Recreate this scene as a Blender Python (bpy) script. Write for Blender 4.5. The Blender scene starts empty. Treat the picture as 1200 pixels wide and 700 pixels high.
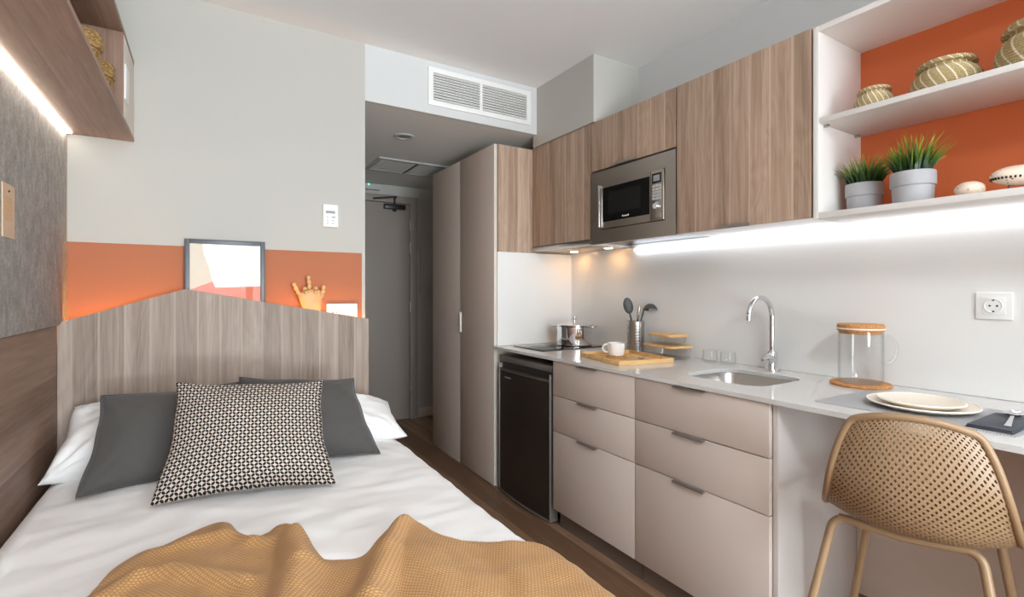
import bpy, bmesh, math, random
from mathutils import Vector, Matrix, noise
from mathutils.geometry import tessellate_polygon
random.seed(7)
PI = math.pi
scene = bpy.context.scene
COL = scene.collection

# ------------------------------------------------------------------ camera
cam_d = bpy.data.cameras.new('camera'); cam = bpy.data.objects.new('camera', cam_d); COL.objects.link(cam)
cam.location = (0, 0, 1.22); cam.rotation_euler = (math.radians(90), 0, math.radians(-31.7))
cam_d.sensor_width = 36; cam_d.lens = 36 * 581 / 1200; cam_d.shift_y = -8.5 / 1200; cam_d.clip_start = .02
scene.camera = cam
vs = scene.view_settings
vs.view_transform = 'Standard'; vs.look = 'None'; vs.gamma = 1; vs.use_curve_mapping = False; vs.exposure = 0.36
scene.cycles.max_bounces = 14; scene.cycles.diffuse_bounces = 7; scene.cycles.glossy_bounces = 6
scene.cycles.transparent_max_bounces = 24; scene.cycles.sample_clamp_indirect = 8
scene.cycles.caustics_reflective = False; scene.cycles.caustics_refractive = False

# ------------------------------------------------------------------ materials
def lin(c):
    return tuple((v / 255 / 12.92 if v / 255 <= .04045 else ((v / 255 + .055) / 1.055) ** 2.4) for v in c) + (1,)
class NT:
    def __init__(s, name):
        s.m = bpy.data.materials.new(name); s.m.use_nodes = True; s.t = s.m.node_tree; s.n = s.t.nodes; s.l = s.t.links
        s.b = s.n['Principled BSDF']; s.out = s.n['Material Output']; s.tc = None
    def node(s, typ, **k):
        x = s.n.new(typ)
        for a, v in k.items(): setattr(x, a, v)
        return x
    def lk(s, a, b): s.l.new(a, b)
    def co(s, w='Object'):
        if not s.tc: s.tc = s.node('ShaderNodeTexCoord')
        return s.tc.outputs[w]
    def math(s, op, a, b=None, c=None):
        x = s.node('ShaderNodeMath', operation=op)
        for i, v in enumerate((a, b, c)):
            if v is None: continue
            if isinstance(v, (int, float)): x.inputs[i].default_value = v
            else: s.lk(v, x.inputs[i])
        return x.outputs[0]
    def mapping(s, v, scale=(1, 1, 1), rot=(0, 0, 0)):
        x = s.node('ShaderNodeMapping'); s.lk(v, x.inputs[0]); x.inputs['Scale'].default_value = scale; x.inputs['Rotation'].default_value = rot
        return x.outputs[0]
    def noise(s, v, scale=1, detail=3, rough=.5, dist=0):
        x = s.node('ShaderNodeTexNoise'); s.lk(v, x.inputs['Vector']); x.inputs['Scale'].default_value = scale
        x.inputs['Detail'].default_value = detail; x.inputs['Roughness'].default_value = rough; x.inputs['Distortion'].default_value = dist
        return x.outputs['Fac']
    def ramp(s, f, stops, interp='LINEAR'):
        x = s.node('ShaderNodeValToRGB'); e = x.color_ramp; e.interpolation = interp
        while len(e.elements) < len(stops): e.elements.new(.5)
        for el, (p, c) in zip(e.elements, stops): el.position = p; el.color = c
        s.lk(f, x.inputs[0]); return x.outputs[0]
    def mix(s, f, a, b, mode='MIX'):
        x = s.node('ShaderNodeMix', data_type='RGBA', blend_type=mode)
        for sock, v in ((x.inputs['Factor'], f), (x.inputs['A'], a), (x.inputs['B'], b)):
            if isinstance(v, (int, float, tuple)): sock.default_value = v
            else: s.lk(v, sock)
        for o in x.outputs:
            if o.type == 'RGBA': return o
    def bump(s, h, strength=.3, dist=.002):
        x = s.node('ShaderNodeBump'); s.lk(h, x.inputs['Height']); x.inputs['Strength'].default_value = strength; x.inputs['Distance'].default_value = dist
        s.lk(x.outputs[0], s.b.inputs['Normal'])
    def set(s, **k):
        for a, v in k.items():
            sock = s.b.inputs[a.replace('_', ' ')]
            if isinstance(v, (int, float, tuple)): sock.default_value = v
            else: s.lk(v, sock)
        return s
def plain(name, rgb, rough=.5, metal=0, bump=0, bscale=200, var=.0, **k):
    t = NT(name); c = lin(rgb)
    if var:
        f = t.noise(t.co(), 14, 3)
        t.set(Base_Color=t.mix(f, tuple(v * (1 - var) for v in c[:3]) + (1,), tuple(min(1, v * (1 + var)) for v in c[:3]) + (1,)))
    else: t.set(Base_Color=c)
    t.set(Roughness=rough, Metallic=metal, **k)
    if bump: t.bump(t.noise(t.co(), bscale, 2), bump, .001)
    return t.m
def wood(name, axis, dark, mid, light, plank=.105, rough=.5, fine=1.0, seam=.35, tone=.24, cath=.5):
    t = NT(name); v = t.co(); sp = t.node('ShaderNodeSeparateXYZ'); t.lk(v, sp.inputs[0])
    X, Y, Z = sp.outputs
    if axis == 'Z': ac = t.math('ADD', X, Y); al = Z; sc = (30, 30, 1.3)
    elif axis == 'Y': ac = t.math('ADD', X, Z); al = Y; sc = (30, 1.3, 30)
    else: ac = t.math('ADD', Y, Z); al = X; sc = (1.3, 30, 30)
    q = t.math('DIVIDE', t.math('ADD', ac, 7.03), plank)
    idn = t.math('FLOOR', q); fr = t.math('FRACT', q)
    wn = t.node('ShaderNodeTexWhiteNoise', noise_dimensions='1D'); t.lk(idn, wn.inputs['W'])
    # offset the grain on every board
    comb = t.node('ShaderNodeCombineXYZ'); t.lk(t.math('MULTIPLY', wn.outputs['Value'], 9.0), comb.inputs[0]); t.lk(t.math('MULTIPLY', wn.outputs['Value'], 5.0), comb.inputs[2])
    va = t.node('ShaderNodeVectorMath', operation='ADD'); t.lk(v, va.inputs[0]); t.lk(comb.outputs[0], va.inputs[1])
    g1 = t.noise(t.mapping(va.outputs[0], sc), 1.0 * fine, 6, .62, .6)
    g2 = t.noise(t.mapping(va.outputs[0], tuple(s * 6 if s > 5 else s * 3 for s in sc)), 1.0 * fine, 3, .6, .2)
    g3 = t.noise(t.mapping(va.outputs[0], tuple(s * .28 if s > 5 else s * .9 for s in sc)), 1.0, 2, .5, 1.2)
    cat = t.math('FRACT', t.math('MULTIPLY', g3, 9.0))
    cat = t.math('ABSOLUTE', t.math('SUBTRACT', cat, .5))
    f = t.math('ADD', t.math('MULTIPLY', g1, .62), t.math('ADD', t.math('MULTIPLY', g2, .26), t.math('MULTIPLY', cat, .24 * cath)))
    f = t.math('ADD', f, t.math('MULTIPLY', t.math('SUBTRACT', wn.outputs['Value'], .5), tone))
    colr = t.ramp(f, [(.28, lin(dark)), (.5, lin(mid)), (.72, lin(light))])
    sm = t.math('MULTIPLY', t.math('LESS_THAN', fr, .09), seam)
    colr = t.mix(sm, colr, lin(light))
    t.set(Base_Color=colr, Roughness=rough, Specular_IOR_Level=.35)
    t.bump(g2, .12, .001)
    return t.m
def thin_glass(name, tint=(1, 1, 1, 1), fres=1.45, rough=0.0, extra=.0, edge=(.74, .77, .77, 1)):
    t = NT(name); t.n.remove(t.b)
    tr = t.node('ShaderNodeBsdfTransparent')
    gl = t.node('ShaderNodeBsdfGlossy'); gl.inputs['Roughness'].default_value = rough
    lw = t.node('ShaderNodeLayerWeight'); lw.inputs['Blend'].default_value = .5
    t.lk(t.mix(t.math('POWER', lw.outputs['Facing'], 4.0), tint, edge), tr.inputs[0])
    mx = t.node('ShaderNodeMixShader'); t.lk(t.math('ADD', t.math('MULTIPLY', t.math('POWER', lw.outputs['Facing'], 5.0), fres), extra), mx.inputs[0]); t.lk(tr.outputs[0], mx.inputs[1]); t.lk(gl.outputs[0], mx.inputs[2])
    t.lk(mx.outputs[0], t.out.inputs[0]); return t.m
def emit(name, rgb, strength):
    t = NT(name); t.set(Base_Color=(1, 1, 1, 1), Emission_Color=lin(rgb), Emission_Strength=strength); return t.m

M = {}
M['wall'] = plain('light grey wall paint', (192, 190, 184), .85, bump=.05, bscale=160)
M['white_wall'] = plain('white wall paint', (213, 214, 214), .8)
M['ceil'] = plain('ceiling paint', (238, 238, 238), .9)
M['hallceil'] = plain('grey hall ceiling paint', (226, 225, 222), .9)
M['orange'] = plain('terracotta paint', (176, 109, 76), .75)
M['orange2'] = plain('burnt orange panel', (206, 104, 56), .6)
M['oak'] = wood('greige oak laminate vertical', 'Z', (136, 112, 93), (178, 151, 131), (210, 187, 167), .083, seam=.42)
M['oakhb'] = wood('pale oak headboard', 'Z', (122, 107, 95), (156, 138, 125), (182, 165, 152), .082, seam=.55)
M['oaky'] = wood('walnut brown laminate along wall', 'Y', (114, 89, 75), (143, 116, 100), (166, 140, 123), .11, seam=.2)
M['oakyd'] = wood('shelf walnut laminate', 'Y', (138, 110, 94), (164, 136, 120), (186, 161, 145), .13, seam=.12)
M['oakzd'] = wood('shelf walnut laminate upright', 'Z', (138, 110, 94), (164, 136, 120), (186, 161, 145), .13, seam=.12)
M['floor'] = wood('brown plank floor', 'Y', (112, 84, 64), (150, 117, 92), (176, 144, 118), .15, rough=.42, seam=0, tone=.5)
M['taupe'] = plain('taupe matt lacquer', (208, 194, 184), .45, var=.015)
M['plinth'] = plain('dark plinth laminate', (112, 98, 89), .5)
M['taupe_d'] = plain('dark taupe matt lacquer', (210, 195, 184), .5, var=.02)
M['cream'] = plain('cream board edge', (222, 214, 203), .5)
M['wht'] = plain('white board', (226, 222, 218), .45)
M['board'] = plain('pale greige board', (206, 199, 194), .5)
M['splash'] = plain('white splashback', (236, 236, 234), .22)
M['quartz'] = plain('pale quartz worktop', (214, 211, 207), .12, var=.02)
M['steel'] = plain('brushed steel', (186, 182, 178), .28, 1)
M['mwsteel'] = plain('satin steel', (176, 167, 158), .32, 1)
M['chrome'] = plain('chrome', (225, 226, 230), .05, 1)
M['dsteel'] = plain('dark grey metal', (92, 88, 84), .35, .8)
M['handle'] = plain('bronze grey metal', (168, 162, 156), .35, .9)
M['blackglass'] = plain('black glass', (8, 8, 9), .06)
M['black'] = plain('black plastic', (24, 23, 23), .4)
M['mwwin'] = plain('dark oven window', (26, 27, 28), .12)
M['fridge'] = plain('black brown steel', (66, 57, 50), .3, .5)
M['fridgeg'] = plain('grey plastic trim', (128, 124, 119), .4, .3)
M['door'] = plain('grey brown door', (156, 146, 138), .5)
M['plastic'] = plain('white plastic', (240, 240, 238), .35)
M['lgrey'] = plain('light grey plastic', (190, 190, 188), .5)
M['grey'] = plain('mid grey print', (150, 150, 152), .5)
M['slot'] = plain('louvre gap shade', (60, 58, 56), .8)
M['meshgrey'] = plain('grey vent mesh', (205, 204, 200), .7, bump=.6, bscale=300)
M['gpot'] = plain('pale grey pot', (174, 175, 178), .6)
M['soil'] = plain('dark soil', (50, 40, 30), .9)
M['nylon'] = plain('dark grey nylon', (66, 66, 68), .5)
M['bamboo'] = wood('bamboo', 'X', (205, 160, 102), (226, 184, 126), (238, 202, 150), .03, seam=.1, tone=.2)
M['cork'] = NT('cork')
_t = M['cork']; _f = _t.noise(_t.co(), 220, 4, .7); _t.set(Base_Color=_t.ramp(_f, [(.3, lin((140, 88, 45))), (.55, lin((205, 146, 90))), (.75, lin((222, 170, 114)))]), Roughness=.85); _t.bump(_f, .3, .001); M['cork'] = _t.m
M['porcelain'] = plain('white porcelain', (240, 238, 234), .18)
M['stone'] = plain('cream stoneware', (232, 220, 202), .35)
M['stonew'] = plain('cream stoneware rim', (244, 238, 228), .3)
M['glass'] = thin_glass('clear glass', (.988, .992, .992, 1), .55, extra=.035)
M['ceramic'] = NT('speckled cream ceramic')
_t = M['ceramic']; _v = _t.node('ShaderNodeTexVoronoi'); _t.lk(_t.co(), _v.inputs['Vector']); _v.inputs['Scale'].default_value = 75
_t.set(Base_Color=_t.mix(_t.math('LESS_THAN', _v.outputs['Distance'], .17), lin((236, 216, 196)), lin((60, 42, 34))), Roughness=.4); M['ceramic'] = _t.m
M['tan'] = plain('sand beige plastic', (150, 122, 92), .42)
M['tanm'] = plain('sand beige steel', (158, 129, 98), .38)
M['paper'] = plain('kraft card', (216, 186, 158), .8)
M['gold'] = plain('gold ink', (205, 150, 82), .4, .2)
M['frame'] = plain('anthracite frame', (88, 92, 98), .4, .2)
M['art_b'] = plain('print beige', (208, 192, 168), .6)
M['art_w'] = plain('print white', (238, 236, 232), .6)
M['art_o'] = plain('print terracotta', (204, 104, 72), .6)
M['hand'] = plain('pale beech wood', (222, 178, 124), .5, var=.08)
M['joint'] = plain('dark wood joint', (110, 74, 44), .5)
M['led_w'] = emit('cool white led', (240, 246, 255), 5.2)
M['led_l'] = emit('neutral led diffuser', (255, 243, 228), 9)
M['led_h'] = emit('amber led tape', (255, 190, 104), 62)
M['lamp_w'] = emit('warm halogen lens', (255, 190, 120), 40)
M['green'] = emit('green led', (40, 240, 160), 3)
M['grassm'] = NT('grass blades')
_t = M['grassm']; _sp = _t.node('ShaderNodeSeparateXYZ'); _t.lk(_t.co('UV'), _sp.inputs[0])
_c = _t.ramp(_sp.outputs[1], [(0, lin((16, 34, 12))), (.4, lin((38, 74, 22))), (.75, lin((96, 128, 34))), (1, lin((190, 160, 50)))])
_t.set(Base_Color=_c, Roughness=.4); M['grassm'] = _t.m
# fabrics -----------------------------------------------------------
def fabric(name, c1, c2, scale=700, rough=.95, bump=.25, big=6):
    t = NT(name); f = t.noise(t.co(), scale, 2); g = t.noise(t.co(), big, 4)
    t.set(Base_Color=t.mix(t.math('ADD', t.math('MULTIPLY', f, .6), t.math('MULTIPLY', g, .4)), lin(c1), lin(c2)), Roughness=rough, Sheen_Weight=.15)
    t.bump(f, bump, .001); return t.m
M['linen'] = fabric('white cotton', (233, 231, 229), (246, 245, 244), 400, bump=.06)
M['greyf'] = fabric('charcoal grey cotton', (66, 63, 61), (88, 85, 82), 900)
M['navy'] = fabric('navy napkin', (44, 46, 56), (64, 66, 76), 900)
M['matw'] = None
def panel_fabric():
    t = NT('grey upholstery'); v = t.co()
    a = t.noise(t.mapping(v, (30, 30, 17)), 1, 6, .78); b = t.noise(v, 190, 4, .8); c = t.noise(t.mapping(v, (320, 320, 90)), 1, 2, .6)
    f = t.math('ADD', t.math('MULTIPLY', a, .4), t.math('ADD', t.math('MULTIPLY', b, .35), t.math('MULTIPLY', c, .25)))
    t.set(Base_Color=t.ramp(f, [(.36, lin((128, 127, 126))), (.5, lin((170, 168, 165))), (.62, lin((214, 211, 206)))]), Roughness=.95)
    t.bump(b, .5, .002); return t.m
M['uphol'] = panel_fabric()
def placemat():
    t = NT('woven grey vinyl'); c = t.node('ShaderNodeTexChecker'); t.lk(t.co(), c.inputs[0]); c.inputs['Scale'].default_value = 330
    c.inputs[1].default_value = lin((196, 196, 196)); c.inputs[2].default_value = lin((128, 128, 130))
    t.set(Base_Color=c.outputs[0], Roughness=.6); return t.m
M['mat'] = placemat()
def knit():
    t = NT('caramel waffle knit'); sp = t.node('ShaderNodeSeparateXYZ'); t.lk(t.co('UV'), sp.inputs[0])
    p = .0082
    u = t.math('DIVIDE', sp.outputs[0], p); v = t.math('DIVIDE', sp.outputs[1], p * .8)
    us = t.math('ADD', u, t.math('MULTIPLY', t.math('FLOOR', v), .5))
    h = t.math('MULTIPLY', t.math('ABSOLUTE', t.math('SINE', t.math('MULTIPLY', us, PI))), t.math('ABSOLUTE', t.math('SINE', t.math('MULTIPLY', v, PI))))
    n = t.noise(t.co(), 9, 3)
    t.set(Base_Color=t.mix(t.math('POWER', h, .6), lin((152, 108, 62)), t.mix(n, lin((196, 151, 101)), lin((210, 168, 118)))), Roughness=.95, Sheen_Weight=.1, Specular_IOR_Level=.15)  # gaps between stitches darkened in the colour to stand for their shade
    t.bump(h, .5, .003); return t.m
M['knit'] = knit()
def leafpattern():
    t = NT('cream weave with black leaf dots'); sp = t.node('ShaderNodeSeparateXYZ'); t.lk(t.co('UV'), sp.inputs[0])
    u = t.math('MULTIPLY', sp.outputs[0], 42); v = t.math('MULTIPLY', sp.outputs[1], 36)
    fu = t.math('SUBTRACT', t.math('FRACT', u), .5); fv = t.math('SUBTRACT', t.math('FRACT', v), .5)
    par = t.math('MODULO', t.math('ADD', t.math('FLOOR', u), t.math('FLOOR', v)), 2)
    sg = t.math('SUBTRACT', t.math('MULTIPLY', par, 2), 1)
    a = t.math('ADD', fu, t.math('MULTIPLY', fv, sg)); b = t.math('SUBTRACT', fu, t.math('MULTIPLY', fv, sg))
    d = t.math('ADD', t.math('POWER', t.math('DIVIDE', a, .78), 2), t.math('POWER', t.math('DIVIDE', b, .46), 2))
    dk = t.math('LESS_THAN', d, 1)
    f = t.noise(t.co(), 900, 2)
    t.set(Base_Color=t.mix(dk, t.mix(f, lin((186, 172, 160)), lin((216, 203, 192))), lin((8, 6, 6))), Roughness=.95)
    t.bump(t.math('SUBTRACT', 1, dk), .35, .0015); return t.m
M['leafp'] = leafpattern()
def seagrass():
    t = NT('seagrass coil with white stitching'); sp = t.node('ShaderNodeSeparateXYZ'); t.lk(t.co('UV'), sp.inputs[0])
    q = t.math('FRACT', t.math('ADD', t.math('MULTIPLY', sp.outputs[0], 20), t.math('MULTIPLY', sp.outputs[1], 3.2)))
    st = t.math('LESS_THAN', q, .17)
    f = t.noise(t.mapping(t.co('UV'), (60, 26, 1)), 3, 4, .7)
    c = t.ramp(f, [(.3, lin((128, 108, 74))), (.5, lin((186, 166, 122))), (.7, lin((224, 208, 168)))])
    t.set(Base_Color=t.mix(st, c, lin((246, 236, 214))), Roughness=.8)
    t.bump(f, .4, .002); return t.m
M['grassk'] = seagrass()
def straw():
    t = NT('woven straw'); f = t.noise(t.mapping(t.co(), (90, 90, 220)), 1, 4, .7)
    t.set(Base_Color=t.ramp(f, [(.32, lin((70, 48, 24))), (.5, lin((160, 124, 74))), (.7, lin((206, 174, 118)))]), Roughness=.85)
    t.bump(f, .7, .004); return t.m
M['straw'] = straw()

# ------------------------------------------------------------------ mesh builder
class MB:
    def __init__(s): s.bm = bmesh.new(); s.uv = s.bm.loops.layers.uv.new('UVMap')
    def box(s, x0, x1, y0, y1, z0, z1, bev=0, seg=2):
        r = bmesh.ops.create_cube(s.bm, size=1)
        for v in r['verts']:
            v.co = Vector((x0 + (v.co.x + .5) * (x1 - x0), y0 + (v.co.y + .5) * (y1 - y0), z0 + (v.co.z + .5) * (z1 - z0)))
        if bev:
            es = list({e for v in r['verts'] for e in v.link_edges})
            bmesh.ops.bevel(s.bm, geom=es, offset=bev, segments=seg, affect='EDGES', profile=.5)
        return s
    def obox(s, c, ax, ay, az, hx, hy, hz, bev=0):
        "box with centre c and unit axes"
        n0 = len(s.bm.verts); b = MB(); b.box(-hx, hx, -hy, hy, -hz, hz, bev)
        m = Matrix((ax, ay, az)).transposed().to_4x4(); m.translation = c
        b.bm.transform(m); s.merge(b); return s
    def merge(s, o):
        me = bpy.data.meshes.new('tmp'); o.bm.to_mesh(me); s.bm.from_mesh(me); bpy.data.meshes.remove(me); o.bm.free()
    def xf(s, m): s.bm.transform(m); return s
    def lathe(s, prof, c=(0, 0, 0), n=48, closed=False, sx=1, sy=1):
        c = Vector(c); rings = []; L = [0]
        for i in range(1, len(prof)): L.append(L[-1] + math.hypot(prof[i][0] - prof[i-1][0], prof[i][1] - prof[i-1][1]))
        for (r, z) in prof:
            if r < 1e-6: rings.append([s.bm.verts.new(c + Vector((0, 0, z)))])
            else: rings.append([s.bm.verts.new(c + Vector((sx * r * math.cos(2*PI*k/n), sy * r * math.sin(2*PI*k/n), z))) for k in range(n)])
        for i in range(len(rings) - 1):
            a, b = rings[i], rings[i+1]
            if len(a) == 1 and len(b) == 1: continue
            for k in range(n):
                k2 = (k + 1) % n
                if len(a) == 1: vs_, uv = [a[0], b[k], b[k2]][::-1], [(k/n, L[i]/L[-1]), (k/n, L[i+1]/L[-1]), ((k+1)/n, L[i+1]/L[-1])][::-1]
                elif len(b) == 1: vs_, uv = [a[k], a[k2], b[0]], [(k/n, L[i]/L[-1]), ((k+1)/n, L[i]/L[-1]), (k/n, L[i+1]/L[-1])]
                else: vs_, uv = [a[k], a[k2], b[k2], b[k]], [(k/n, L[i]/L[-1]), ((k+1)/n, L[i]/L[-1]), ((k+1)/n, L[i+1]/L[-1]), (k/n, L[i+1]/L[-1])]
                f = s.bm.faces.new(vs_)
                for lp, q in zip(f.loops, uv): lp[s.uv].uv = q
        return s
    def cyl(s, c, r, h, n=32, bev=.0):
        b = min(bev, r * .9, h * .45)
        p = [(0, 0), (r - b, 0), (r, b), (r, h - b), (r - b, h), (0, h)] if b else [(0, 0), (r, 0), (r, h), (0, h)]
        return s.lathe(p, c, n)
    def tube(s, pts, r, n=12, cap=True, closed=False, rs=None):
        pts = [Vector(p) for p in pts]; N = len(pts); rings = []; up = None
        for i, p in enumerate(pts):
            if closed: t = pts[(i+1) % N] - pts[i-1]
            else: t = pts[min(i+1, N-1)] - pts[max(i-1, 0)]
            t.normalize()
            if up is None:
                up = Vector((0, 0, 1)) if abs(t.z) < .9 else Vector((1, 0, 0))
            up = (up - t * up.dot(t)); up.normalize(); sd = t.cross(up)
            rr = rs[i] if rs else r
            rings.append([s.bm.verts.new(p + (up * math.cos(2*PI*k/n) + sd * math.sin(2*PI*k/n)) * rr) for k in range(n)])
        for i in range(N if closed else N - 1):
            a, b = rings[i], rings[(i+1) % N]
            for k in range(n): s.bm.faces.new([a[k], b[k], b[(k+1) % n], a[(k+1) % n]])
        if cap and not closed:
            s.bm.faces.new(rings[0]); s.bm.faces.new(rings[-1][::-1])
        return s
    def ball(s, c, r, sx=1, sy=1, sz=1, u=20, v=12, m=None):
        q = bmesh.ops.create_uvsphere(s.bm, u_segments=u, v_segments=v, radius=r)
        mm = Matrix.Translation(Vector(c)) @ (m.to_4x4() if m else Matrix()) @ Matrix.Diagonal((sx, sy, sz, 1))
        bmesh.ops.transform(s.bm, matrix=mm, verts=q['verts']); return s
    def prism(s, poly, axis, a0, a1, holes=()):
        "poly: 2D points; extruded along axis"
        def P(p, a):
            return Vector((a, p[0], p[1])) if axis == 'x' else Vector((p[0], a, p[1])) if axis == 'y' else Vector((p[0], p[1], a))
        loops = [list(poly)] + [list(h) for h in holes]
        flat = [p for l in loops for p in l]
        tri = tessellate_polygon([[Vector((p[0], p[1], 0)) for p in l] for l in loops])
        lo = [s.bm.verts.new(P(p, a0)) for p in flat]; hi = [s.bm.verts.new(P(p, a1)) for p in flat]
        if len(loops) == 1:
            s.bm.faces.new(lo); s.bm.faces.new(hi)
        else:
            for t in tri:
                try: s.bm.faces.new([lo[i] for i in t]); s.bm.faces.new([hi[i] for i in t])
                except ValueError: pass
        o = 0
        for l in loops:
            n = len(l)
            for i in range(n):
                j = (i + 1) % n
                s.bm.faces.new([lo[o+i], lo[o+j], hi[o+j], hi[o+i]])
            o += n
        bmesh.ops.recalc_face_normals(s.bm, faces=s.bm.faces[:])
        return s
    def grid(s, fn, nu, nv, uvfn=None, wrap=False):
        vv = [[s.bm.verts.new(fn(i / nu, j / nv)) for j in range(nv + 1)] for i in range(nu + 1)]
        for i in range(nu):
            for j in range(nv):
                f = s.bm.faces.new([vv[i][j], vv[i+1][j], vv[i+1][j+1], vv[i][j+1]])
                for lp, (a, b) in zip(f.loops, ((i, j), (i+1, j), (i+1, j+1), (i, j+1))):
                    lp[s.uv].uv = uvfn(a / nu, b / nv) if uvfn else (a / nu, b / nv)
        return vv
    def solid(s, t):
        bmesh.ops.recalc_face_normals(s.bm, faces=s.bm.faces[:])
        bmesh.ops.solidify(s.bm, geom=s.bm.faces[:], thickness=t); return s
    def bevel(s, off, seg=2, ang=35):
        es = [e for e in s.bm.edges if len(e.link_faces) == 2 and e.calc_face_angle(0) > math.radians(ang)]
        bmesh.ops.bevel(s.bm, geom=es, offset=off, segments=seg, affect='EDGES', profile=.5); return s

def rrect(x0, x1, y0, y1, r, n=6):
    out = []
    for cx, cy, a in ((x1-r, y1-r, 0), (x0+r, y1-r, 90), (x0+r, y0+r, 180), (x1-r, y0+r, 270)):
        for k in range(n + 1):
            t = math.radians(a + 90 * k / n); out.append((cx + r * math.cos(t), cy + r * math.sin(t)))
    return out

WORLD = {}
def obj(name, mb, mat, parent=None, world=True, smooth=True, ang=40, norm=False):
    if norm: bmesh.ops.recalc_face_normals(mb.bm, faces=mb.bm.faces[:])
    me = bpy.data.meshes.new(name); mb.bm.to_mesh(me); mb.bm.free()
    if parent is not None and world: me.transform(WORLD[parent.name].inverted())
    me.materials.append(mat)
    if smooth:
        me.polygons.foreach_set('use_smooth', [True] * len(me.polygons)); me.set_sharp_from_angle(angle=math.radians(ang))
    o = bpy.data.objects.new(name, me); COL.objects.link(o)
    if parent is not None: o.parent = parent; WORLD[o.name] = WORLD[parent.name]
    else: WORLD[o.name] = Matrix()
    return o
def thing(name, label, cat, loc=(0, 0, 0), rz=0, group=None):
    o = bpy.data.objects.new(name, None); COL.objects.link(o); o.empty_display_size = .1
    o.location = loc; o.rotation_euler = (0, 0, rz); o['label'] = label; o['category'] = cat
    if group: o['group'] = group
    WORLD[o.name] = Matrix.Translation(loc) @ Matrix.Rotation(rz, 4, 'Z'); return o
def single(name, mb, mat, label, cat, loc, group=None, **k):
    "a thing that is one mesh, built in world space, origin moved to loc"
    o = obj(name, mb, mat, **k); o.data.transform(Matrix.Translation(-Vector(loc))); o.location = loc
    WORLD[o.name] = Matrix.Translation(loc)
    o['label'] = label; o['category'] = cat
    if group: o['group'] = group
    return o
def struct(name, mb, mat, parent=None, **k):
    o = obj(name, mb, mat, parent, **k)
    if parent is None: o['kind'] = 'structure'
    return o
def sroot(name, loc):
    o = bpy.data.objects.new(name, None); COL.objects.link(o); o.location = loc; o['kind'] = 'structure'
    WORLD[o.name] = Matrix.Translation(loc); return o
def B(*a, **k): return MB().box(*a, **k)

XL, XR, YB, YF, ZC = -.49, 2.13, -2.9, 4.57, 2.51
# ------------------------------------------------------------------ room shell
struct('floor', B(XL-.1, XR+.1, YB-.1, YF+.1, -.1, 0), M['floor'])
struct('ceiling', B(XL-.1, XR+.1, YB-.1, 2.62, ZC, ZC+.1), M['ceil'])
struct('wall_left', B(XL-.1, XL, YB-.1, 2.60, 0, ZC), M['wall'])
struct('wall_right', B(XR, XR+.1, YB-.1, YF+.1, 0, ZC), M['white_wall'])
wh = struct('wall_headboard', B(XL-.1, .706, 2.60, YF, 0, ZC), M['wall'])
struct('paint_band', B(-.489, .689, 2.5985, 2.6005, .3, 1.4175), M['orange'], wh)
struct('ceiling_corridor', B(.706, XR, 2.63, YF, 2.216, 2.30), M['hallceil'])
struct('trim_1', B(.706, 1.79, 2.60, 2.632, 2.2155, ZC), M['white_wall'])
struct('trim_2', B(1.79, XR, 2.056, 2.64, 2.142, ZC), M['wall'])
struct('wall_light_blocker', B(1.50, XR, -.78, -.62, 0, ZC), M['wall'])  # unseen pier added to hold window light off the splashback
struct('wall_far', B(.7, XR+.1, YF, YF+.1, 0, 2.30), M['wall'])
struct('baseboard_far', B(1.76, XR, YF-.012, YF, 0, .09, .003), M['cream'])
# rear wall with a wide balcony window (daylight comes from here)
WX0, WX1, WZ0, WZ1 = -.44, 1.72, .42, 2.44
struct('wall_rear', MB().prism([(XL-.1, 0), (XR+.1, 0), (XR+.1, ZC), (XL-.1, ZC)], 'y', YB-.12, YB, [[(WX0, WZ0), (WX1, WZ0), (WX1, WZ1), (WX0, WZ1)]]), M['wall'])
w = sroot('window_1', ((WX0+WX1)/2, YB-.06, WZ0))
f = MB()
for a, b in ((WX0, WX0+.06), (.50, .58), (WX1-.06, WX1)): f.box(a, b, YB-.09, YB-.03, WZ0, WZ1)
f.box(WX0, WX1, YB-.09, YB-.03, WZ0, WZ0+.06); f.box(WX0, WX1, YB-.09, YB-.03, WZ1-.06, WZ1)
struct('window_frame', f, M['plastic'], w)
struct('window_pane', B(WX0+.05, WX1-.05, YB-.065, YB-.06, WZ0+.05, WZ1-.05), thin_glass('window glass', (.98, .99, .99, 1), .4, extra=.03), w)
struct('roller_blind', B(WX0+.02, .50, YB-.02, YB-.015, 2.02, WZ1), M['linen'], w)
struct('blind_bar', B(WX0+.02, .50, YB-.028, YB-.008, 1.995, 2.02, .004), M['lgrey'], w)

# entrance door -------------------------------------------------------
d = sroot('door_1', (1.2, YF, 0))
f = MB().box(.745, .80, YF-.04, YF, 0, 2.118).box(1.658, 1.735, YF-.04, YF, 0, 2.118).box(.80, 1.658, YF-.04, YF, 2.05, 2.118).bevel(.003)
struct('door_frame', f, M['door'], d)
struct('door_leaf', B(.803, 1.655, YF-.028, YF-.002, .008, 2.046, .002), M['door'], d)
for z in (.28, 1.02, 1.58, 1.80): struct('hinge', MB().cyl((1.657, YF-.045, z), .007, .10, 12, .001), M['steel'], d)
c = MB().box(1.40, 1.60, YF-.085, YF-.03, 1.985, 2.03, .006).cyl((1.50, YF-.06, 1.965), .016, .025, 20)
cl = struct('door_closer', c, M['black'], d)
struct('closer_arm', MB().tube([(1.50, YF-.06, 2.03), (1.50, YF-.06, 2.085), (1.50, YF-.12, 2.092), (1.30, YF-.05, 2.07)], .008, 10), M['black'], cl)
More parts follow.
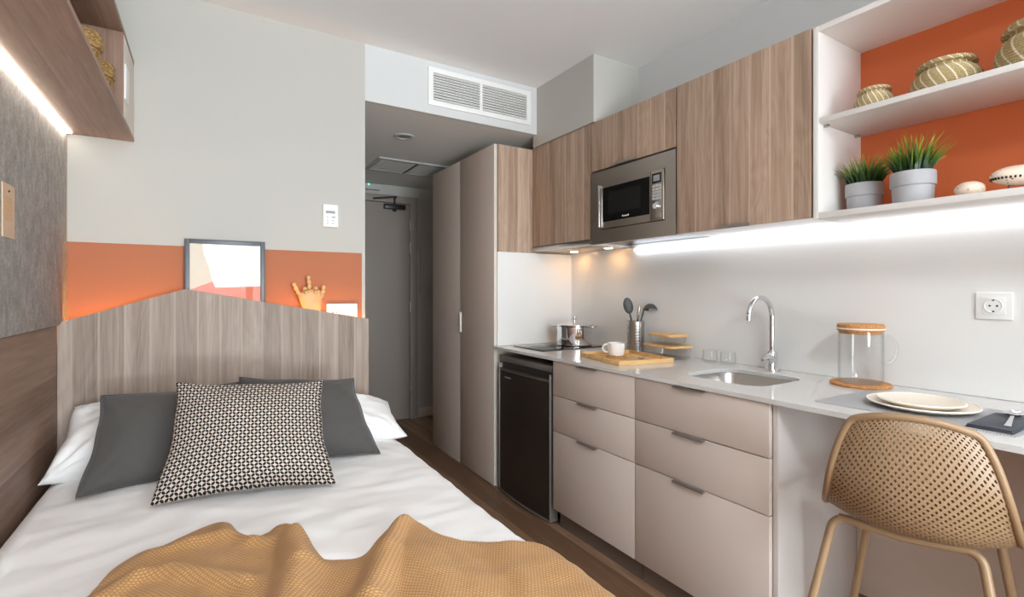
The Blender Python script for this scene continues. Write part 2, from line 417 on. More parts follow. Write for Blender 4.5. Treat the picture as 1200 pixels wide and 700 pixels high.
# things in the corridor
t = thing('emergency_light', 'white emergency light with a tiny green led above the entrance door', 'emergency light', (1.27, YF-.02, 2.16))
obj('housing', B(1.16, 1.37, YF-.045, YF-.001, 2.152, 2.205, .006), M['lgrey'], t)
obj('indicator', MB().ball((1.262, YF-.046, 2.195), .007), M['green'], t)
t = thing('service_panel', 'pale service panel cover on the wall right of the entrance door', 'panel', (1.87, YF-.01, 1.25))
obj('panel_door', B(1.77, 1.98, YF-.02, YF-.001, 1.21, 1.64, .004), M['wall'], t)
obj('latch', B(1.80, 1.815, YF-.03, YF-.02, 1.40, 1.46, .003), M['lgrey'], t)
# round downlight and access vent in corridor ceiling
t = thing('downlight', 'round recessed downlight in the grey corridor ceiling', 'ceiling light', (1.085, 3.075, 2.216))
obj('rim', MB().lathe([(.043, 0), (.043, -.006), (.060, -.008), (.066, -.003), (.066, 0)], (1.085, 3.075, 2.216), 40), M['lgrey'], t, norm=True)
obj('lens', MB().cyl((1.085, 3.075, 2.2145), .044, .003, 40), M['grey'], t)
t = thing('ceiling_vent', 'rectangular mesh ceiling vent beside the entrance in the corridor', 'vent', (1.42, 3.83, 2.216))
f = MB().box(1.09, 1.75, 3.63, 3.66, 2.205, 2.216).box(1.09, 1.75, 4.00, 4.03, 2.205, 2.216).box(1.09, 1.12, 3.66, 4.0, 2.205, 2.216).box(1.72, 1.75, 3.66, 4.0, 2.205, 2.216)
obj('vent_frame', f, M['lgrey'], t)
obj('divider', B(1.395, 1.41, 3.66, 4.0, 2.203, 2.216), M['dsteel'], t)
g = MB().box(1.12, 1.72, 3.66, 4.0, 2.2095, 2.2125)
for k in range(40):
    x = 1.122 + k * .015
    g.box(x, x+.006, 3.66, 4.0, 2.2075, 2.2096)
for k in range(22): g.box(1.12, 1.72, 3.663 + k * .0155, 3.668 + k * .0155, 2.2078, 2.2096)
obj('mesh_panel', g, M['meshgrey'], t)
# air conditioning grille in the soffit
t = thing('air_grille', 'long white louvred air grille in the soffit above the corridor', 'air grille', (1.395, 2.60, 2.28))
f = MB()
f.box(1.053, 1.74, 2.588, 2.60, 2.445, 2.475, .003).box(1.053, 1.74, 2.588, 2.60, 2.262, 2.292, .003).box(1.053, 1.083, 2.588, 2.60, 2.29, 2.447, .002).box(1.708, 1.74, 2.588, 2.60, 2.29, 2.447, .002)
obj('grille_frame', f, M['plastic'], t)
obj('divider', B(1.378, 1.396, 2.590, 2.60, 2.29, 2.447, .002), M['plastic'], t)
g = MB()
for x0, x1 in ((1.083, 1.378), (1.396, 1.708)):
    for k in range(10):
        z = 2.30 + k * .0152
        g.obox(Vector(((x0+x1)/2, 2.593, z)), Vector((1, 0, 0)), Vector((0, .94, -.34)), Vector((0, .34, .94)), (x1-x0)/2, .0055, .0022)
obj('louvre_blades', g, M['plastic'], t)
obj('backing', B(1.083, 1.708, 2.5985, 2.6, 2.29, 2.447), M['slot'], t)  # thin dark sheet, its colour stands in for shade between the blades

# ------------------------------------------------------------------ left wall : upholstered panel, wainscot, shelf
single('upholstered_panel', B(XL+.002, -.467, YB+.02, 2.597, 1.092, 1.842, .006), M['uphol'], 'tall grey fabric wall panel along the bed under the wooden shelf', 'wall panel', (-.478, .5, 1.092))
single('wood_wainscot', B(XL+.002, -.479, YB+.02, 2.50, .02, 1.090), M['oaky'], 'brown wood wall panelling beside the bed below the fabric panel', 'wall panelling', (-.485, .5, .02))
t = thing('swing_tag', 'small kraft card with gold lettering pinned on the grey fabric panel', 'card', (-.466, 1.903, 1.37))
obj('card', B(-.467, -.4645, 1.854, 1.952, 1.368, 1.516), M['paper'], t)
g = MB()
for r_, zz in enumerate((1.462, 1.44, 1.418)):
    for k in range(5):
        y = 1.872 + k * .0125
        g.box(-.4646, -.4641, y, y+.003, zz, zz+.017)
        if (k + r_) % 2: g.box(-.4646, -.4641, y, y+.009, zz+.014, zz+.017)
        if k % 2: g.box(-.4646, -.4641, y, y+.009, zz, zz+.003)
obj('gold_lettering', g, M['gold'], t)
obj('eyelet', MB().ball((-.4642, 1.90, 1.497), .003), M['black'], t)

SY0 = -.9
t = thing('wall_shelf', 'long brown wooden wall shelf with led strip above the bed', 'shelf', (-.36, 1.0, 1.845))
obj('bottom_board', B(-.489, -.255, SY0, 2.598, 1.845, 1.861, .001), M['oakyd'], t)
obj('top_board', B(-.489, -.255, SY0, 2.598, 2.166, 2.182, .001), M['oakyd'], t)
obj('back_board', B(-.489, -.478, SY0, 2.598, 1.861, 2.166), M['oakyd'], t)
obj('end_panel', B(-.478, -.257, 2.286, 2.302, 1.861, 2.166), M['oakzd'], t)
obj('end_panel', B(-.478, -.257, SY0, SY0+.016, 1.861, 2.166), M['oakzd'], t)
dr = obj('cupboard_door', B(-.272, -.256, 2.303, 2.597, 1.862, 2.165, .001), M['cream'], t)
obj('door_handle', B(-.256, -.250, 2.305, 2.395, 1.93, 2.06, .002), M['plastic'], dr)
obj('led_strip', B(-.466, -.448, SY0, 2.57, 1.8405, 1.8455), M['led_l'], t)
obj('led_profile', B(-.470, -.4665, SY0, 2.59, 1.839, 1.845), M['lgrey'], t)

def lidded_straw(x, y, label):
    t = thing('straw_box', label, 'basket', (x, y, 1.861), group='straw boxes on the wooden shelf')
    p = [(0, 0), (.042, 0)] + [(.044 + .0014 * (k % 2), .003 + k * .0045) for k in range(20)] + [(.044, .09), (0, .09)]
    obj('body', MB().lathe(p, (x, y, 1.861), 36), M['straw'], t)
    p = [(.0, .0905), (.049, .0905)] + [(.050 + .0014 * (k % 2), .092 + k * .005) for k in range(9)] + [(.046, .139), (0, .141)]
    obj('lid', MB().lathe(p, (x, y, 1.861), 36), M['straw'], t)
lidded_straw(-.318, 2.185, 'straw box with lid on the wooden shelf, beside its upright end panel')
lidded_straw(-.318, 1.945, 'straw box with lid on the wooden shelf, the one away from its end panel')

# ------------------------------------------------------------------ headboard
t = thing('headboard', 'pale oak headboard with a peaked top edge behind the pillows', 'headboard', (.1, 2.51, 0))
hbp = [(-.478, 0), (.697, 0), (.697, 1.081), (-.074, 1.229), (-.478, 1.1)]
obj('panel', MB().prism(hbp, 'y', 2.50, 2.522), M['oakhb'], t, smooth=False)
obj('ledge', B(-.478, .69, 2.522, 2.5975, 1.00, 1.02), M['oakhb'], t, smooth=False)
obj('led_tape', B(-.46, .67, 2.524, 2.530, 1.0202, 1.026), M['led_h'], t)

# picture leaning on the ledge
tilt = .004 / .39
def py(z): return 2.555 + (z - 1.02) * tilt
t = thing('picture_frame', 'dark grey framed picture leaning on the orange wall behind headboard', 'picture', (.078, 2.56, 1.02))
m = Matrix.Translation((.078, 2.565, 1.021)) @ Matrix.Rotation(-math.atan(tilt), 4, 'X')
f = MB()
W, Hh, bw, th = .157, .428, .019, .016
f.box(-W, -W+bw, 0, th, 0, Hh, .002).box(W-bw, W, 0, th, 0, Hh, .002).box(-W+bw, W-bw, 0, th, 0, bw, .002).box(-W+bw, W-bw, 0, th, Hh-bw, Hh, .002)
obj('frame', f.xf(m), M['frame'], t)
obj('print', B(-W+bw, W-bw, .010, .012, bw, Hh-bw).xf(m), M['art_w'], t)
obj('beige_shape', MB().prism([(-W+bw, .20), (-.052, .24), (-.067, .31), (-.085, .36), (-.09, Hh-bw), (-W+bw, Hh-bw)], 'y', .0093, .010).xf(m), M['art_b'], t)
obj('terracotta_shape', MB().prism([(-W+bw, .205), (-.052, .243), (-.042, .215), (W-bw, .222), (W-bw, bw), (-W+bw, bw)], 'y', .0086, .0093).xf(m), M['art_o'], t)
obj('glass', B(-W+bw, W-bw, .005, .007, bw, Hh-bw).xf(m), thin_glass('picture glass', (1, 1, 1, 1), .25, extra=.010), t)

# jointed wooden hand standing on the ledge
t = thing('wooden_hand', 'jointed wooden artist hand standing behind the headboard beside the picture', 'ornament', (.44, 2.56, 1.02))
def handM(): return Matrix.Translation((.458, 2.556, 1.02)) @ Matrix.Rotation(math.radians(-9), 4, 'Y')
b = MB().lathe([(0, 0), (.03, 0), (.033, .006), (.03, .012), (.018, .02), (.016, .05), (.02, .07)], (0, 0, 0), 28, sy=.75)
prof = [(.0, .060), (.022, .064), (.030, .085), (.041, .12), (.050, .155), (.054, .185), (.050, .200), (.025, .210), (0, .211)]
b.lathe(prof, (0, 0, 0), 32, sx=1, sy=.40)
obj('palm', b.xf(handM()), M['hand'], t)
def finger(pts, r):
    f = MB()
    for a, c in zip(pts[:-1], pts[1:]):
        a, c = Vector(a), Vector(c); dv = c - a; n = 7
        f.tube([a + dv * (k / n) for k in range(n + 1)], r, 12, rs=[r * (.62 + .42 * math.sin(PI * (k + .6) / (n + 1.2))) for k in range(n + 1)])
    o = obj('finger', f.xf(handM()), M['hand'], t)
    for a in pts[:-1]: obj('joint', MB().ball(a, r * .62, u=10, v=8).xf(handM()), M['joint'], o)
finger([(-.044, 0, .190), (-.054, -.004, .214), (-.061, -.006, .236), (-.065, -.006, .252)], .0088)
finger([(-.020, 0, .208), (-.021, -.024, .224), (-.021, -.036, .210), (-.020, -.028, .192)], .0090)
finger([(.002, 0, .212), (.004, .0, .236), (.006, .002, .258), (.007, .003, .276)], .0098)
finger([(.024, 0, .206), (.026, -.024, .220), (.026, -.036, .204), (.024, -.028, .188)], .0090)
finger([(.044, 0, .160), (.056, -.010, .180), (.062, -.012, .202), (.066, -.012, .222)], .0098)

# wall controls
t = thing('thermostat', 'white thermostat on the grey wall above the orange band', 'thermostat', (.532, 2.598, 1.54))
obj('casing', B(.495, .569, 2.586, 2.5995, 1.541, 1.655, .004), M['plastic'], t)
obj('display', B(.508, .552, 2.5848, 2.586, 1.609, 1.622), M['grey'], t)
g = MB()
for q, (x, z) in enumerate(((.512, 1.588), (.512, 1.572), (.536, 1.588), (.536, 1.572), (.512, 1.558), (.536, 1.558))): g.box(x, x + (.018 if q == 2 else .010), 2.585, 2.586, z, z + (.006 if q == 2 else .004))
obj('buttons', g, M['grey'], t)
def socket_face(parent, c, rr, axis):
    "round recessed schuko face; axis 'y' faces -y, 'x' faces -x"
    m = Matrix.Translation(c) @ (Matrix.Rotation(PI/2, 4, 'X') if axis == 'y' else Matrix.Rotation(-PI/2, 4, 'Y'))
    s_ = obj('socket', MB().lathe([(rr*1.12, 0), (rr*1.12, .0025), (rr, .003), (rr*.94, .0005), (0, .0005)], (0, 0, 0), 32).xf(m), M['plastic'], parent, norm=True)
    h = MB()
    for a in (-1, 1): h.cyl((a * rr * .42 if axis == 'y' else 0, a * rr * .42 if axis == 'x' else 0, .0006), rr * .14, .0006, 12)
    for a in (-1, 1): h.box(-rr*.12 if axis == 'y' else a*rr*.86-.002, rr*.12 if axis == 'y' else a*rr*.86+.002, a*rr*.86-.002 if axis == 'y' else -rr*.12, a*rr*.86+.002 if axis == 'y' else rr*.12, .0006, .002)
    obj('contact', h.xf(m), M['black'], s_)
t = thing('double_socket', 'white double wall socket half hidden behind the headboard beside the wooden hand', 'socket', (.588, 2.598, 1.07))
obj('plate', B(.512, .664, 2.588, 2.5985, 1.072, 1.157, .003), M['plastic'], t)
socket_face(t, (.551, 2.588, 1.114), .021, 'y')
obj('switch', B(.598, .645, 2.5855, 2.588, 1.092, 1.138, .002), M['plastic'], t)

# ------------------------------------------------------------------ bed
t = thing('bed', 'low bed base with mattress against the oak headboard', 'bed', (.1, 1.5, 0))
obj('bed_frame', B(-.46, .66, .50, 2.49, .10, .30, .01), M['oaky'], t)
for x, y in ((-.40, .6), (.60, .6), (-.40, 2.38), (.60, 2.38)): obj('leg', B(x-.03, x+.03, y-.03, y+.03, 0, .10), M['oaky'], t)
obj('mattress', B(-.465, .665, .50, 2.495, .30, .525, .05, 4), M['linen'], t)
BEDZ = .58
def duv(a, b):
    # a runs across the bed (0 left .. 1 hanging edge on the right), b along it
    y = .42 + b * 2.06
    L = 1.62; s = a * L - .10           # arc length, starts tucked at left wall
    xr = .675; xl = -.405
    r = .055
    wob = .016 * noise.noise(Vector((a * 3.1, y * 2.2, 3))) + .007 * noise.noise(Vector((a * 5 + y * 3, y * 9 - a * 5, 8))) + .004 * noise.noise(Vector((a * 14 + y * 9, y * 17 - a * 9, 5)))
    edge = .012 * noise.noise(Vector((y * 2.0, 4, 1)))
    w = xr + edge - xl
    if s < 0: x, z = xl - r - .002 , BEDZ - r + s
    elif s < r * PI / 2:
        an = s / r; x = xl - r * math.cos(an); z = BEDZ - r + r * math.sin(an)
    elif s < r * PI / 2 + w: x = xl + (s - r * PI / 2); z = BEDZ + wob
    else:
        q = s - r * PI / 2 - w
        if q < r * PI / 2: an = q / r; x = xl + w + r * math.sin(an); z = BEDZ - r + r * math.cos(an) + wob * math.cos(an)
        else:
            d_ = q - r * PI / 2; x = xl + w + r + d_ * .06 + .012 * math.sin(y * 13 + 1.5 * math.sin(y * 4)) * min(1, d_ / .2); z = BEDZ - r - d_
    # fine crease lines running diagonally
    if z > BEDZ - .02:
        cr = math.sin((x * .55 + y) * 34 + 3 * noise.noise(Vector((x * 3, y * 3, 2))))
        z += .0035 * max(0, cr) ** 4 * max(0, noise.noise(Vector((x * 2.5, y * 2.5, 12))) + .35)
    return Vector((x, y, z))
mb = MB(); mb.grid(duv, 150, 170, None)
single('duvet', mb.solid(.012), M['linen'], 'smooth white duvet spread over the bed and hanging at its side', 'duvet', (.1, 1.4, .57), norm=True, ang=80)

def cushion(name, BL, BR, TL, TR, thick, mat, label, cat, group=None, pinch=.06, n=44, seed=0, wr=.006, piping=True, flat=.0, pw=.55):
    BL, BR, TL, TR = map(Vector, (BL, BR, TL, TR))
    nrm = (BR - BL).cross(TL - BL).normalized()          # front side (towards viewer)
    if nrm.y > 0: nrm = -nrm
    def base(u, v):
        a, b_ = 2*u - 1, 2*v - 1
        a2 = a * (1 - pinch * (1 - b_ * b_)); b2 = b_ * (1 - pinch * (1 - a * a))
        u2, v2 = (a2 + 1) / 2, (b2 + 1) / 2
        return BL*(1-u2)*(1-v2) + BR*u2*(1-v2) + TL*(1-u2)*v2 + TR*u2*v2
    def base(u, v, base0=base):
        e = 1 - max(abs(2*u-1), abs(2*v-1)) * .0
        k = .010 * max(abs(2*u-1), abs(2*v-1)) ** 4
        return base0(u, v) + Vector((noise.noise(Vector((u*3, v*3, seed + 20))), noise.noise(Vector((u*3, v*3, seed + 30))) * .6, noise.noise(Vector((u*3, v*3, seed + 40))) * .8)) * k
    def h(u, v):
        a, b_ = abs(2*u - 1), abs(2*v - 1)
        return thick * ((1 - a ** 2.4) * (1 - b_ ** 2.4)) ** pw
    def side(sg):
        def fn(u, v):
            e = min(u, 1-u, v, 1-v)
            k = min(1, e * 9)
            wv = wr * k * (noise.noise(Vector((u * 3.5, v * 3.5, seed + sg * 5))) + .5 * noise.noise(Vector((u * 9, v * 7, seed + sg * 9))))
            # gathers running in from the corners
            for cu, cv in ((0, 0), (1, 0), (0, 1), (1, 1)):
                du, dv = u - cu, v - cv; dist = math.hypot(du, dv)
                wv += wr * .9 * math.exp(-dist * 5) * k * math.sin(math.atan2(abs(dv), abs(du) + 1e-6) * 13 + seed)
            return base(u, v) + nrm * sg * (h(u, v) * (1 if sg > 0 else 1 - flat) + wv + .001)
        return fn
    a = MB(); a.grid(side(1), n, n); b_ = MB(); b_.grid(side(-1), n, n, lambda u, v: (u, v)); a.merge(b_)
    bmesh.ops.remove_doubles(a.bm, verts=a.bm.verts[:], dist=.0025)
    c = (BL + BR) / 2
    t = thing(name, label, cat, c, group=group)
    obj('cover', a, mat, t, norm=True, ang=80)
    if piping:
        pts = []
        for k in range(n): pts.append(base(k/n, 0))
        for k in range(n): pts.append(base(1, k/n))
        for k in range(n): pts.append(base(1-k/n, 1))
        for k in range(n): pts.append(base(0, 1-k/n))
        obj('seam', MB().tube(pts, .0035, 8, closed=True), mat, t)
    return t
cushion('pillow', (-.462, 2.165, .592), (.08, 2.20, .61), (-.42, 2.45, .785), (.08, 2.455, .735), .115, M['linen'], 'white pillow by the wood panelled wall, behind the left grey cushion', 'pillow', 'white pillows on the bed', seed=3, wr=.024, piping=False, pinch=.05)
cushion('pillow', (.12, 2.20, .61), (.745, 2.065, .590), (.12, 2.455, .78), (.750, 2.36, .685), .10, M['linen'], 'white pillow poking over the corridor edge of the bed, behind the right grey cushion', 'pillow', 'white pillows on the bed', seed=9, wr=.024, piping=False, pinch=.05)
cushion('cushion', (-.335, 1.975, .592), (.10, 2.03, .592), (-.305, 2.19, .86), (.115, 2.22, .862), .075, M['greyf'], 'plain charcoal grey cushion on the wood panelled side of the bed', 'cushion', 'grey cushions on the bed', seed=5, wr=.008, pinch=.07)
cushion('cushion', (.14, 1.99, .592), (.575, 1.905, .592), (.112, 2.21, .882), (.535, 2.15, .848), .075, M['greyf'], 'plain charcoal grey cushion on the corridor side of the bed', 'cushion', 'grey cushions on the bed', seed=11, wr=.008, pinch=.07)
cushion('patterned_cushion', (-.140, 1.785, .592), (.362, 1.675, .592), (-.084, 1.945, .925), (.362, 1.905, .895), .085, M['leafp'], 'cream cushion with small black leaf dots in front of grey cushions', 'cushion', seed=2, n=60, wr=.007, pinch=.085, piping=False)

# knitted throw ------------------------------------------------------
EDGE = [(-.34, 1.10), (-.205, 1.32), (-.175, 1.42), (-.13, 1.475), (-.09, 1.485), (-.048, 1.52), (-.002, 1.548), (.041, 1.552), (.073, 1.46), (.11, 1.42), (.163, 1.42), (.192, 1.355), (.206, 1.285), (.222, 1.225), (.26, 1.195), (.314, 1.18), (.378, 1.245), (.444, 1.28), (.468, 1.22), (.492, 1.165), (.56, 1.108), (.66, 1.046), (.76, .98), (.90, .92)]
def eval_poly(P, s):
    n = len(P) - 1; q = min(max(s * n, 0), n - 1e-6); i = int(q); f_ = q - i
    p0, p1, p2, p3 = (Vector(P[max(0, i-1)]), Vector(P[i]), Vector(P[i+1]), Vector(P[min(n, i+2)]))
    return .5 * ((2*p1) + (p2-p0)*f_ + (2*p0-5*p1+4*p2-p3)*f_*f_ + (3*p1-p0-3*p2+p3)*f_**3)
# folds : (x0,y0) -> (x1,y1), height, width
RIDGE = [((.04, 1.52), (.038, 1.448), .030, .022), ((.038, 1.448), (-.029, 1.448), .032, .022), ((-.029, 1.448), (-.107, 1.45), .026, .022), ((.05, 1.44), (.10, 1.37), .028, .02), ((.10, 1.37), (.15, 1.33), .034, .025),
         ((.168, 1.395), (.185, 1.31), .062, .030), ((.185, 1.31), (.175, 1.175), .074, .036), ((.175, 1.175), (.12, 1.0), .062, .042), ((.12, 1.0), (.08, .80), .05, .05),
         ((-.25, 1.22), (-.123, 1.34), .030, .026), ((-.123, 1.34), (-.066, 1.325), .034, .026), ((-.066, 1.325), (.071, 1.19), .036, .026), ((.071, 1.19), (.06, 1.05), .024, .03),
         ((-.20, 1.10), (-.02, 1.16), .028, .03), ((-.15, .98), (.03, 1.0), .03, .035),
         ((.442, 1.26), (.355, 1.12), .072, .030), ((.355, 1.12), (.275, .97), .070, .036), ((.275, .97), (.22, .80), .06, .045), ((.442, 1.26), (.43, 1.10), .045, .06), ((.43, 1.10), (.38, .85), .045, .07),
         ((.50, 1.13), (.46, .85), .026, .05), ((.62, 1.03), (.55, .80), .022, .04)]
def segd(p, a, b_):
    a, b_ = Vector(a), Vector(b_); ab = b_ - a; t_ = max(0, min(1, (p - a).dot(ab) / ab.length_squared)); return (p - a - ab * t_).length
def throw_flat(s, t_):
    e = eval_poly(EDGE, s); return e.lerp(Vector((-.42 + s * 1.34, .60)), t_)
def throw_pt(s, t_):
    e = eval_poly(EDGE, s); nr = Vector((-.42 + s * 1.34, .60)); p = e.lerp(nr, t_)
    acc = math.exp(.010 / .006)
    for a, b_, hh, ww in RIDGE:
        q = segd(p, a, b_) / (ww * 1.15); acc += math.exp(min(hh * .80 * math.exp(-q * q), .2) / .006) - 1
    z = .006 * math.log(acc)          # smooth maximum of all folds
    z += .006 * noise.noise(Vector((p.x * 8, p.y * 8, 3))) + .003 * noise.noise(Vector((p.x * 22, p.y * 22, 6)))
    z *= min(1, .35 + t_ * 9)
    x, y, zz = p.x, p.y, BEDZ + .004 + z
    xe = .68
    if x > xe:                          # drapes over the side of the bed
        q = x - xe; r = .065 + z * .5
        if q < r * PI / 2: an = q / r; x = xe + r * math.sin(an); zz = BEDZ + z + .004 - r * (1 - math.cos(an))
        else: x = xe + r + .02 * (q - r * PI / 2); zz = BEDZ + z + .004 - r - (q - r * PI / 2)
    return Vector((x, y, zz))
NU, NV = 300, 160
mb = MB()
vv = mb.grid(throw_pt, NU, NV, lambda u, v: (lambda p: (p[0], p[1]))(throw_flat(u, v)))
single('throw_blanket', mb.solid(-.007), M['knit'], 'rumpled caramel brown knitted throw across the foot of the bed', 'blanket', (.2, 1.0, .585), norm=True, ang=80)

# ------------------------------------------------------------------ wardrobe
t = thing('wardrobe', 'tall taupe two door wardrobe beside the corridor with oak side panel', 'wardrobe', (1.83, 3.16, 0))
obj('carcass', B(1.545, 2.125, 2.679, 3.648, .0, 2.136), M['cream'], t)
dl = obj('door', B(1.521, 1.541, 2.676, 3.158, .012, 2.137, .0015), M['taupe_d'], t)
obj('door_edge', B(1.5215, 1.5405, 2.6745, 2.6762, .013, 2.136), M['cream'], dl)
dr = obj('door', B(1.521, 1.541, 3.162, 3.648, .012, 2.137, .0015), M['taupe_d'], t)
obj('handle', B(1.512, 1.522, 3.137, 3.159, .936, 1.073, .002), M['plastic'], dl)
obj('side_panel', B(1.546, 2.125, 2.664, 2.679, 1.467, 2.136), M['oak'], t)
obj('plinth', B(1.56, 1.58, 2.69, 3.64, .0, .012), M['black'], t)
struct('trim_3', B(1.538, 2.12, 2.660, 2.677, .881, 1.466), M['splash'])        # return of the splashback
struct('trim_4', B(2.118, XR, -.619, 2.677, .881, 1.49), M['splash'])           # splashback

# ------------------------------------------------------------------ base units
def handle(y, z, parent, x=1.521): return obj('handle', MB().box(x-.014, x+.002, y-.07, y+.07, z, z+.0035, .001).box(x-.014, x-.0115, y-.07, y+.07, z-.0025, z+.002, .001), M['handle'], parent)
def base_unit(y0, y1, hy, label):
    t = thing('drawer_unit', label, 'drawer unit', (1.82, (y0+y1)/2, 0), group='taupe drawer units under the worktop')
    f = MB().box(1.543, 2.10, y0+.001, y0+.017, .10, .862).box(1.543, 2.10, y1-.017, y1-.001, .10, .862).box(1.543, 2.10, y0+.017, y1-.017, .10, .116).box(2.092, 2.10, y0+.017, y1-.017, .116, .862)
    obj('carcass', f, M['board'], t)
    obj('plinth', B(1.567, 1.585, y0+.001, y1-.001, 0, .10), M['plinth'], t)
    for z0, z1 in ((.101, .501), (.505, .685), (.689, .861)):
        d_ = obj('drawer', B(1.521, 1.541, y0+.0015, y1-.0015, z0, z1, .0012), M['taupe'], t)
        handle(hy, z1 - .004, d_)
base_unit(1.490, 2.061, 1.79, 'taupe three drawer base unit between the fridge and the sink unit')
base_unit(.908, 1.488, 1.216, 'taupe three drawer base unit under the sink beside the desk space')
single('side_panel', B(1.537, 2.045, .890, .9065, 0, .864, .001), M['board'], 'pale upright panel closing the drawer units beside the stool', 'panel', (1.79, .898, 0))
single('desk_shade_panel', B(1.537, 2.045, -.115, -.10, 0, .864, .001), M['board'], 'pale upright panel added out of view to shade the desk space', 'panel', (1.79, -.11, 0))  # unseen panel added to keep window light from under the desk
single('desk_back_panel', B(2.045, 2.06, -.6, .889, 0, .864), M['taupe'], 'taupe back panel under the desk end of the worktop', 'panel', (2.05, .2, 0))
struct('baseboard_right', B(2.030, 2.0449, -.6, .889, 0, .11), M['plinth'])
# worktop with sink cut-out
hole = rrect(1.655, 1.975, 1.030, 1.375, .07)
mb = MB().prism([(1.513, -.6), (2.118, -.6), (2.118, 2.674), (1.513, 2.674)], 'z', .8645, .880, [hole])
single('worktop', mb, M['quartz'], 'long pale quartz worktop with the sink, running on as a desk', 'worktop', (1.82, 1.0, .865), smooth=False)
t = thing('sink', 'stainless steel undermount sink bowl set in the worktop', 'sink', (1.815, 1.2, .73))
def ring(o, z): return [(p[0], p[1], z) for p in rrect(1.655-o, 1.975+o, 1.030-o, 1.375+o, .07+o*.6 if .07+o*.6 > .02 else .02)]
mb = MB(); rs_ = [ring(.012, .8635), ring(-.002, .8635), ring(-.006, .855), ring(-.012, .75), ring(-.022, .735), ring(-.045, .730)]
vr = [[mb.bm.verts.new(p) for p in r] for r in rs_]
for a, b_ in zip(vr[:-1], vr[1:]):
    n = len(a)
    for k in range(n): mb.bm.faces.new([a[k], a[(k+1) % n], b_[(k+1) % n], b_[k]])
mb.bm.faces.new(vr[-1])
obj('bowl', mb, M['steel'], t, norm=True)
obj('drain', MB().lathe([(.04, 0), (.038, .003), (.02, .002), (0, .001)], (1.815, 1.2, .7305), 32), M['chrome'], t)
t = thing('tap', 'chrome swan neck kitchen tap behind the sink', 'tap', (2.06, 1.22, .88))
obj('body', MB().lathe([(0, 0), (.027, 0), (.027, .006), (.022, .012), (.0215, .075), (.018, .082), (.0125, .088), (0, .088)], (2.06, 1.22, .88), 32), M['chrome'], t)
pts = [(2.06, 1.22, .96 + k * .15 / 8) for k in range(9)] + [(2.06 - .083 + .083 * math.cos(a), 1.22, 1.11 + .083 * math.sin(a)) for a in [PI * k / 20 * .97 for k in range(1, 21)]]
pts += [(pts[-1][0] - .001, 1.22, pts[-1][2] - .018)]
obj('spout', MB().tube(pts, .0105, 18, rs=[.0105] * (len(pts) - 2) + [.0115, .0115]), M['chrome'], t)
obj('lever', MB().tube([(2.05, 1.218, .925), (2.03, 1.212, .938), (2.005, 1.206, .949), (1.97, 1.198, .944), (1.945, 1.192, .937)], .008, 14, rs=[.019, .017, .011, .007, .005]), M['chrome'], t)

# fridge -------------------------------------------------------------
t = thing('fridge', 'black brown undercounter fridge between the wardrobe and drawers', 'fridge', (1.82, 2.35, 0))
obj('cabinet', B(1.575, 2.08, 2.092, 2.618, .02, .80), M['black'], t)
obj('top', B(1.538, 2.08, 2.090, 2.620, .792, .828, .006), M['fridgeg'], t)
arc = [(1.527 - .014 * (1 - ((k - 10) / 10) ** 2), 2.094 + .522 * k / 20) for k in range(21)]
obj('door', MB().prism(arc + [(1.572, 2.616), (1.572, 2.094)], 'z', .022, .745), M['fridge'], t, ang=30)
for y0, y1 in ((2.0905, 2.0985), (2.6115, 2.6195)): obj('trim', B(1.522, 1.574, y0, y1, .02, .785, .002), M['fridgeg'], t)
arc2 = [(a - .003, b_) for a, b_ in arc]
h = obj('handle', MB().prism(arc2 + [(1.548, 2.616), (1.548, 2.094)], 'z', .745, .757), M['steel'], t, ang=30)
obj('grip_recess', B(1.545, 1.574, 2.099, 2.611, .757, .790), M['dsteel'], t)
obj('logo', B(1.511, 1.5145, 2.47, 2.53, .706, .714), M['grey'], t)
obj('bottom_rail', MB().prism(arc2 + [(1.572, 2.616), (1.572, 2.094)], 'z', .012, .022), M['fridgeg'], t, ang=30)
for y in (2.12, 2.59): obj('foot', MB().cyl((1.60, y, 0), .018, .022, 16), M['fridgeg'], t)

# hob, pot -----------------------------------------------------------
t = thing('hob', 'black glass two ring hob set in the worktop near the wardrobe', 'hob', (1.84, 2.44, .88))
obj('glass_top', B(1.615, 2.075, 2.285, 2.60, .8802, .885, .0015), M['blackglass'], t)
for x in (1.74, 1.95): obj('ring_mark', MB().lathe([(.088, 0), (.090, 0), (.090, .0003), (.088, .0003)], (x, 2.43, .885), 48), M['grey'], t)
t = thing('cooking_pot', 'shiny steel cooking pot with lid on the black hob', 'pot', (1.955, 2.425, .8853))
c = (1.955, 2.425, .8855)
obj('body', MB().lathe([(0, 0), (.104, 0), (.110, .003), (.111, .012), (.111, .118), (.115, .122), (.115, .125), (.111, .125), (.109, .1215), (0, .1215)], c, 56), M['chrome'], t)
l = obj('lid', MB().lathe([(.117, .1255), (.117, .128), (.108, .130), (.08, .138), (.03, .144), (0, .145)], c, 56), M['chrome'], t)
obj('knob', MB().lathe([(0, .144), (.006, .144), (.006, .158), (.012, .162), (.0135, .170), (.012, .178), (0, .18)], c, 20), M['chrome'], l)
def pothandle(a):
    dx, dy = math.cos(a), math.sin(a); px, pyy = -dy, dx
    pts = [(c[0] + dx * .108 + px * -.035, c[1] + dy * .108 + pyy * -.035, 1.0), (c[0] + dx * .135 + px * -.032, c[1] + dy * .135 + pyy * -.032, 1.004), (c[0] + dx * .142, c[1] + dy * .142, 1.005), (c[0] + dx * .135 + px * .032, c[1] + dy * .135 + pyy * .032, 1.004), (c[0] + dx * .108 + px * .035, c[1] + dy * .108 + pyy * .035, 1.0)]
    P = [tuple(eval_poly3(pts, k / 20)) for k in range(21)]
    obj('handle', MB().tube(P, .0055, 10), M['chrome'], t)
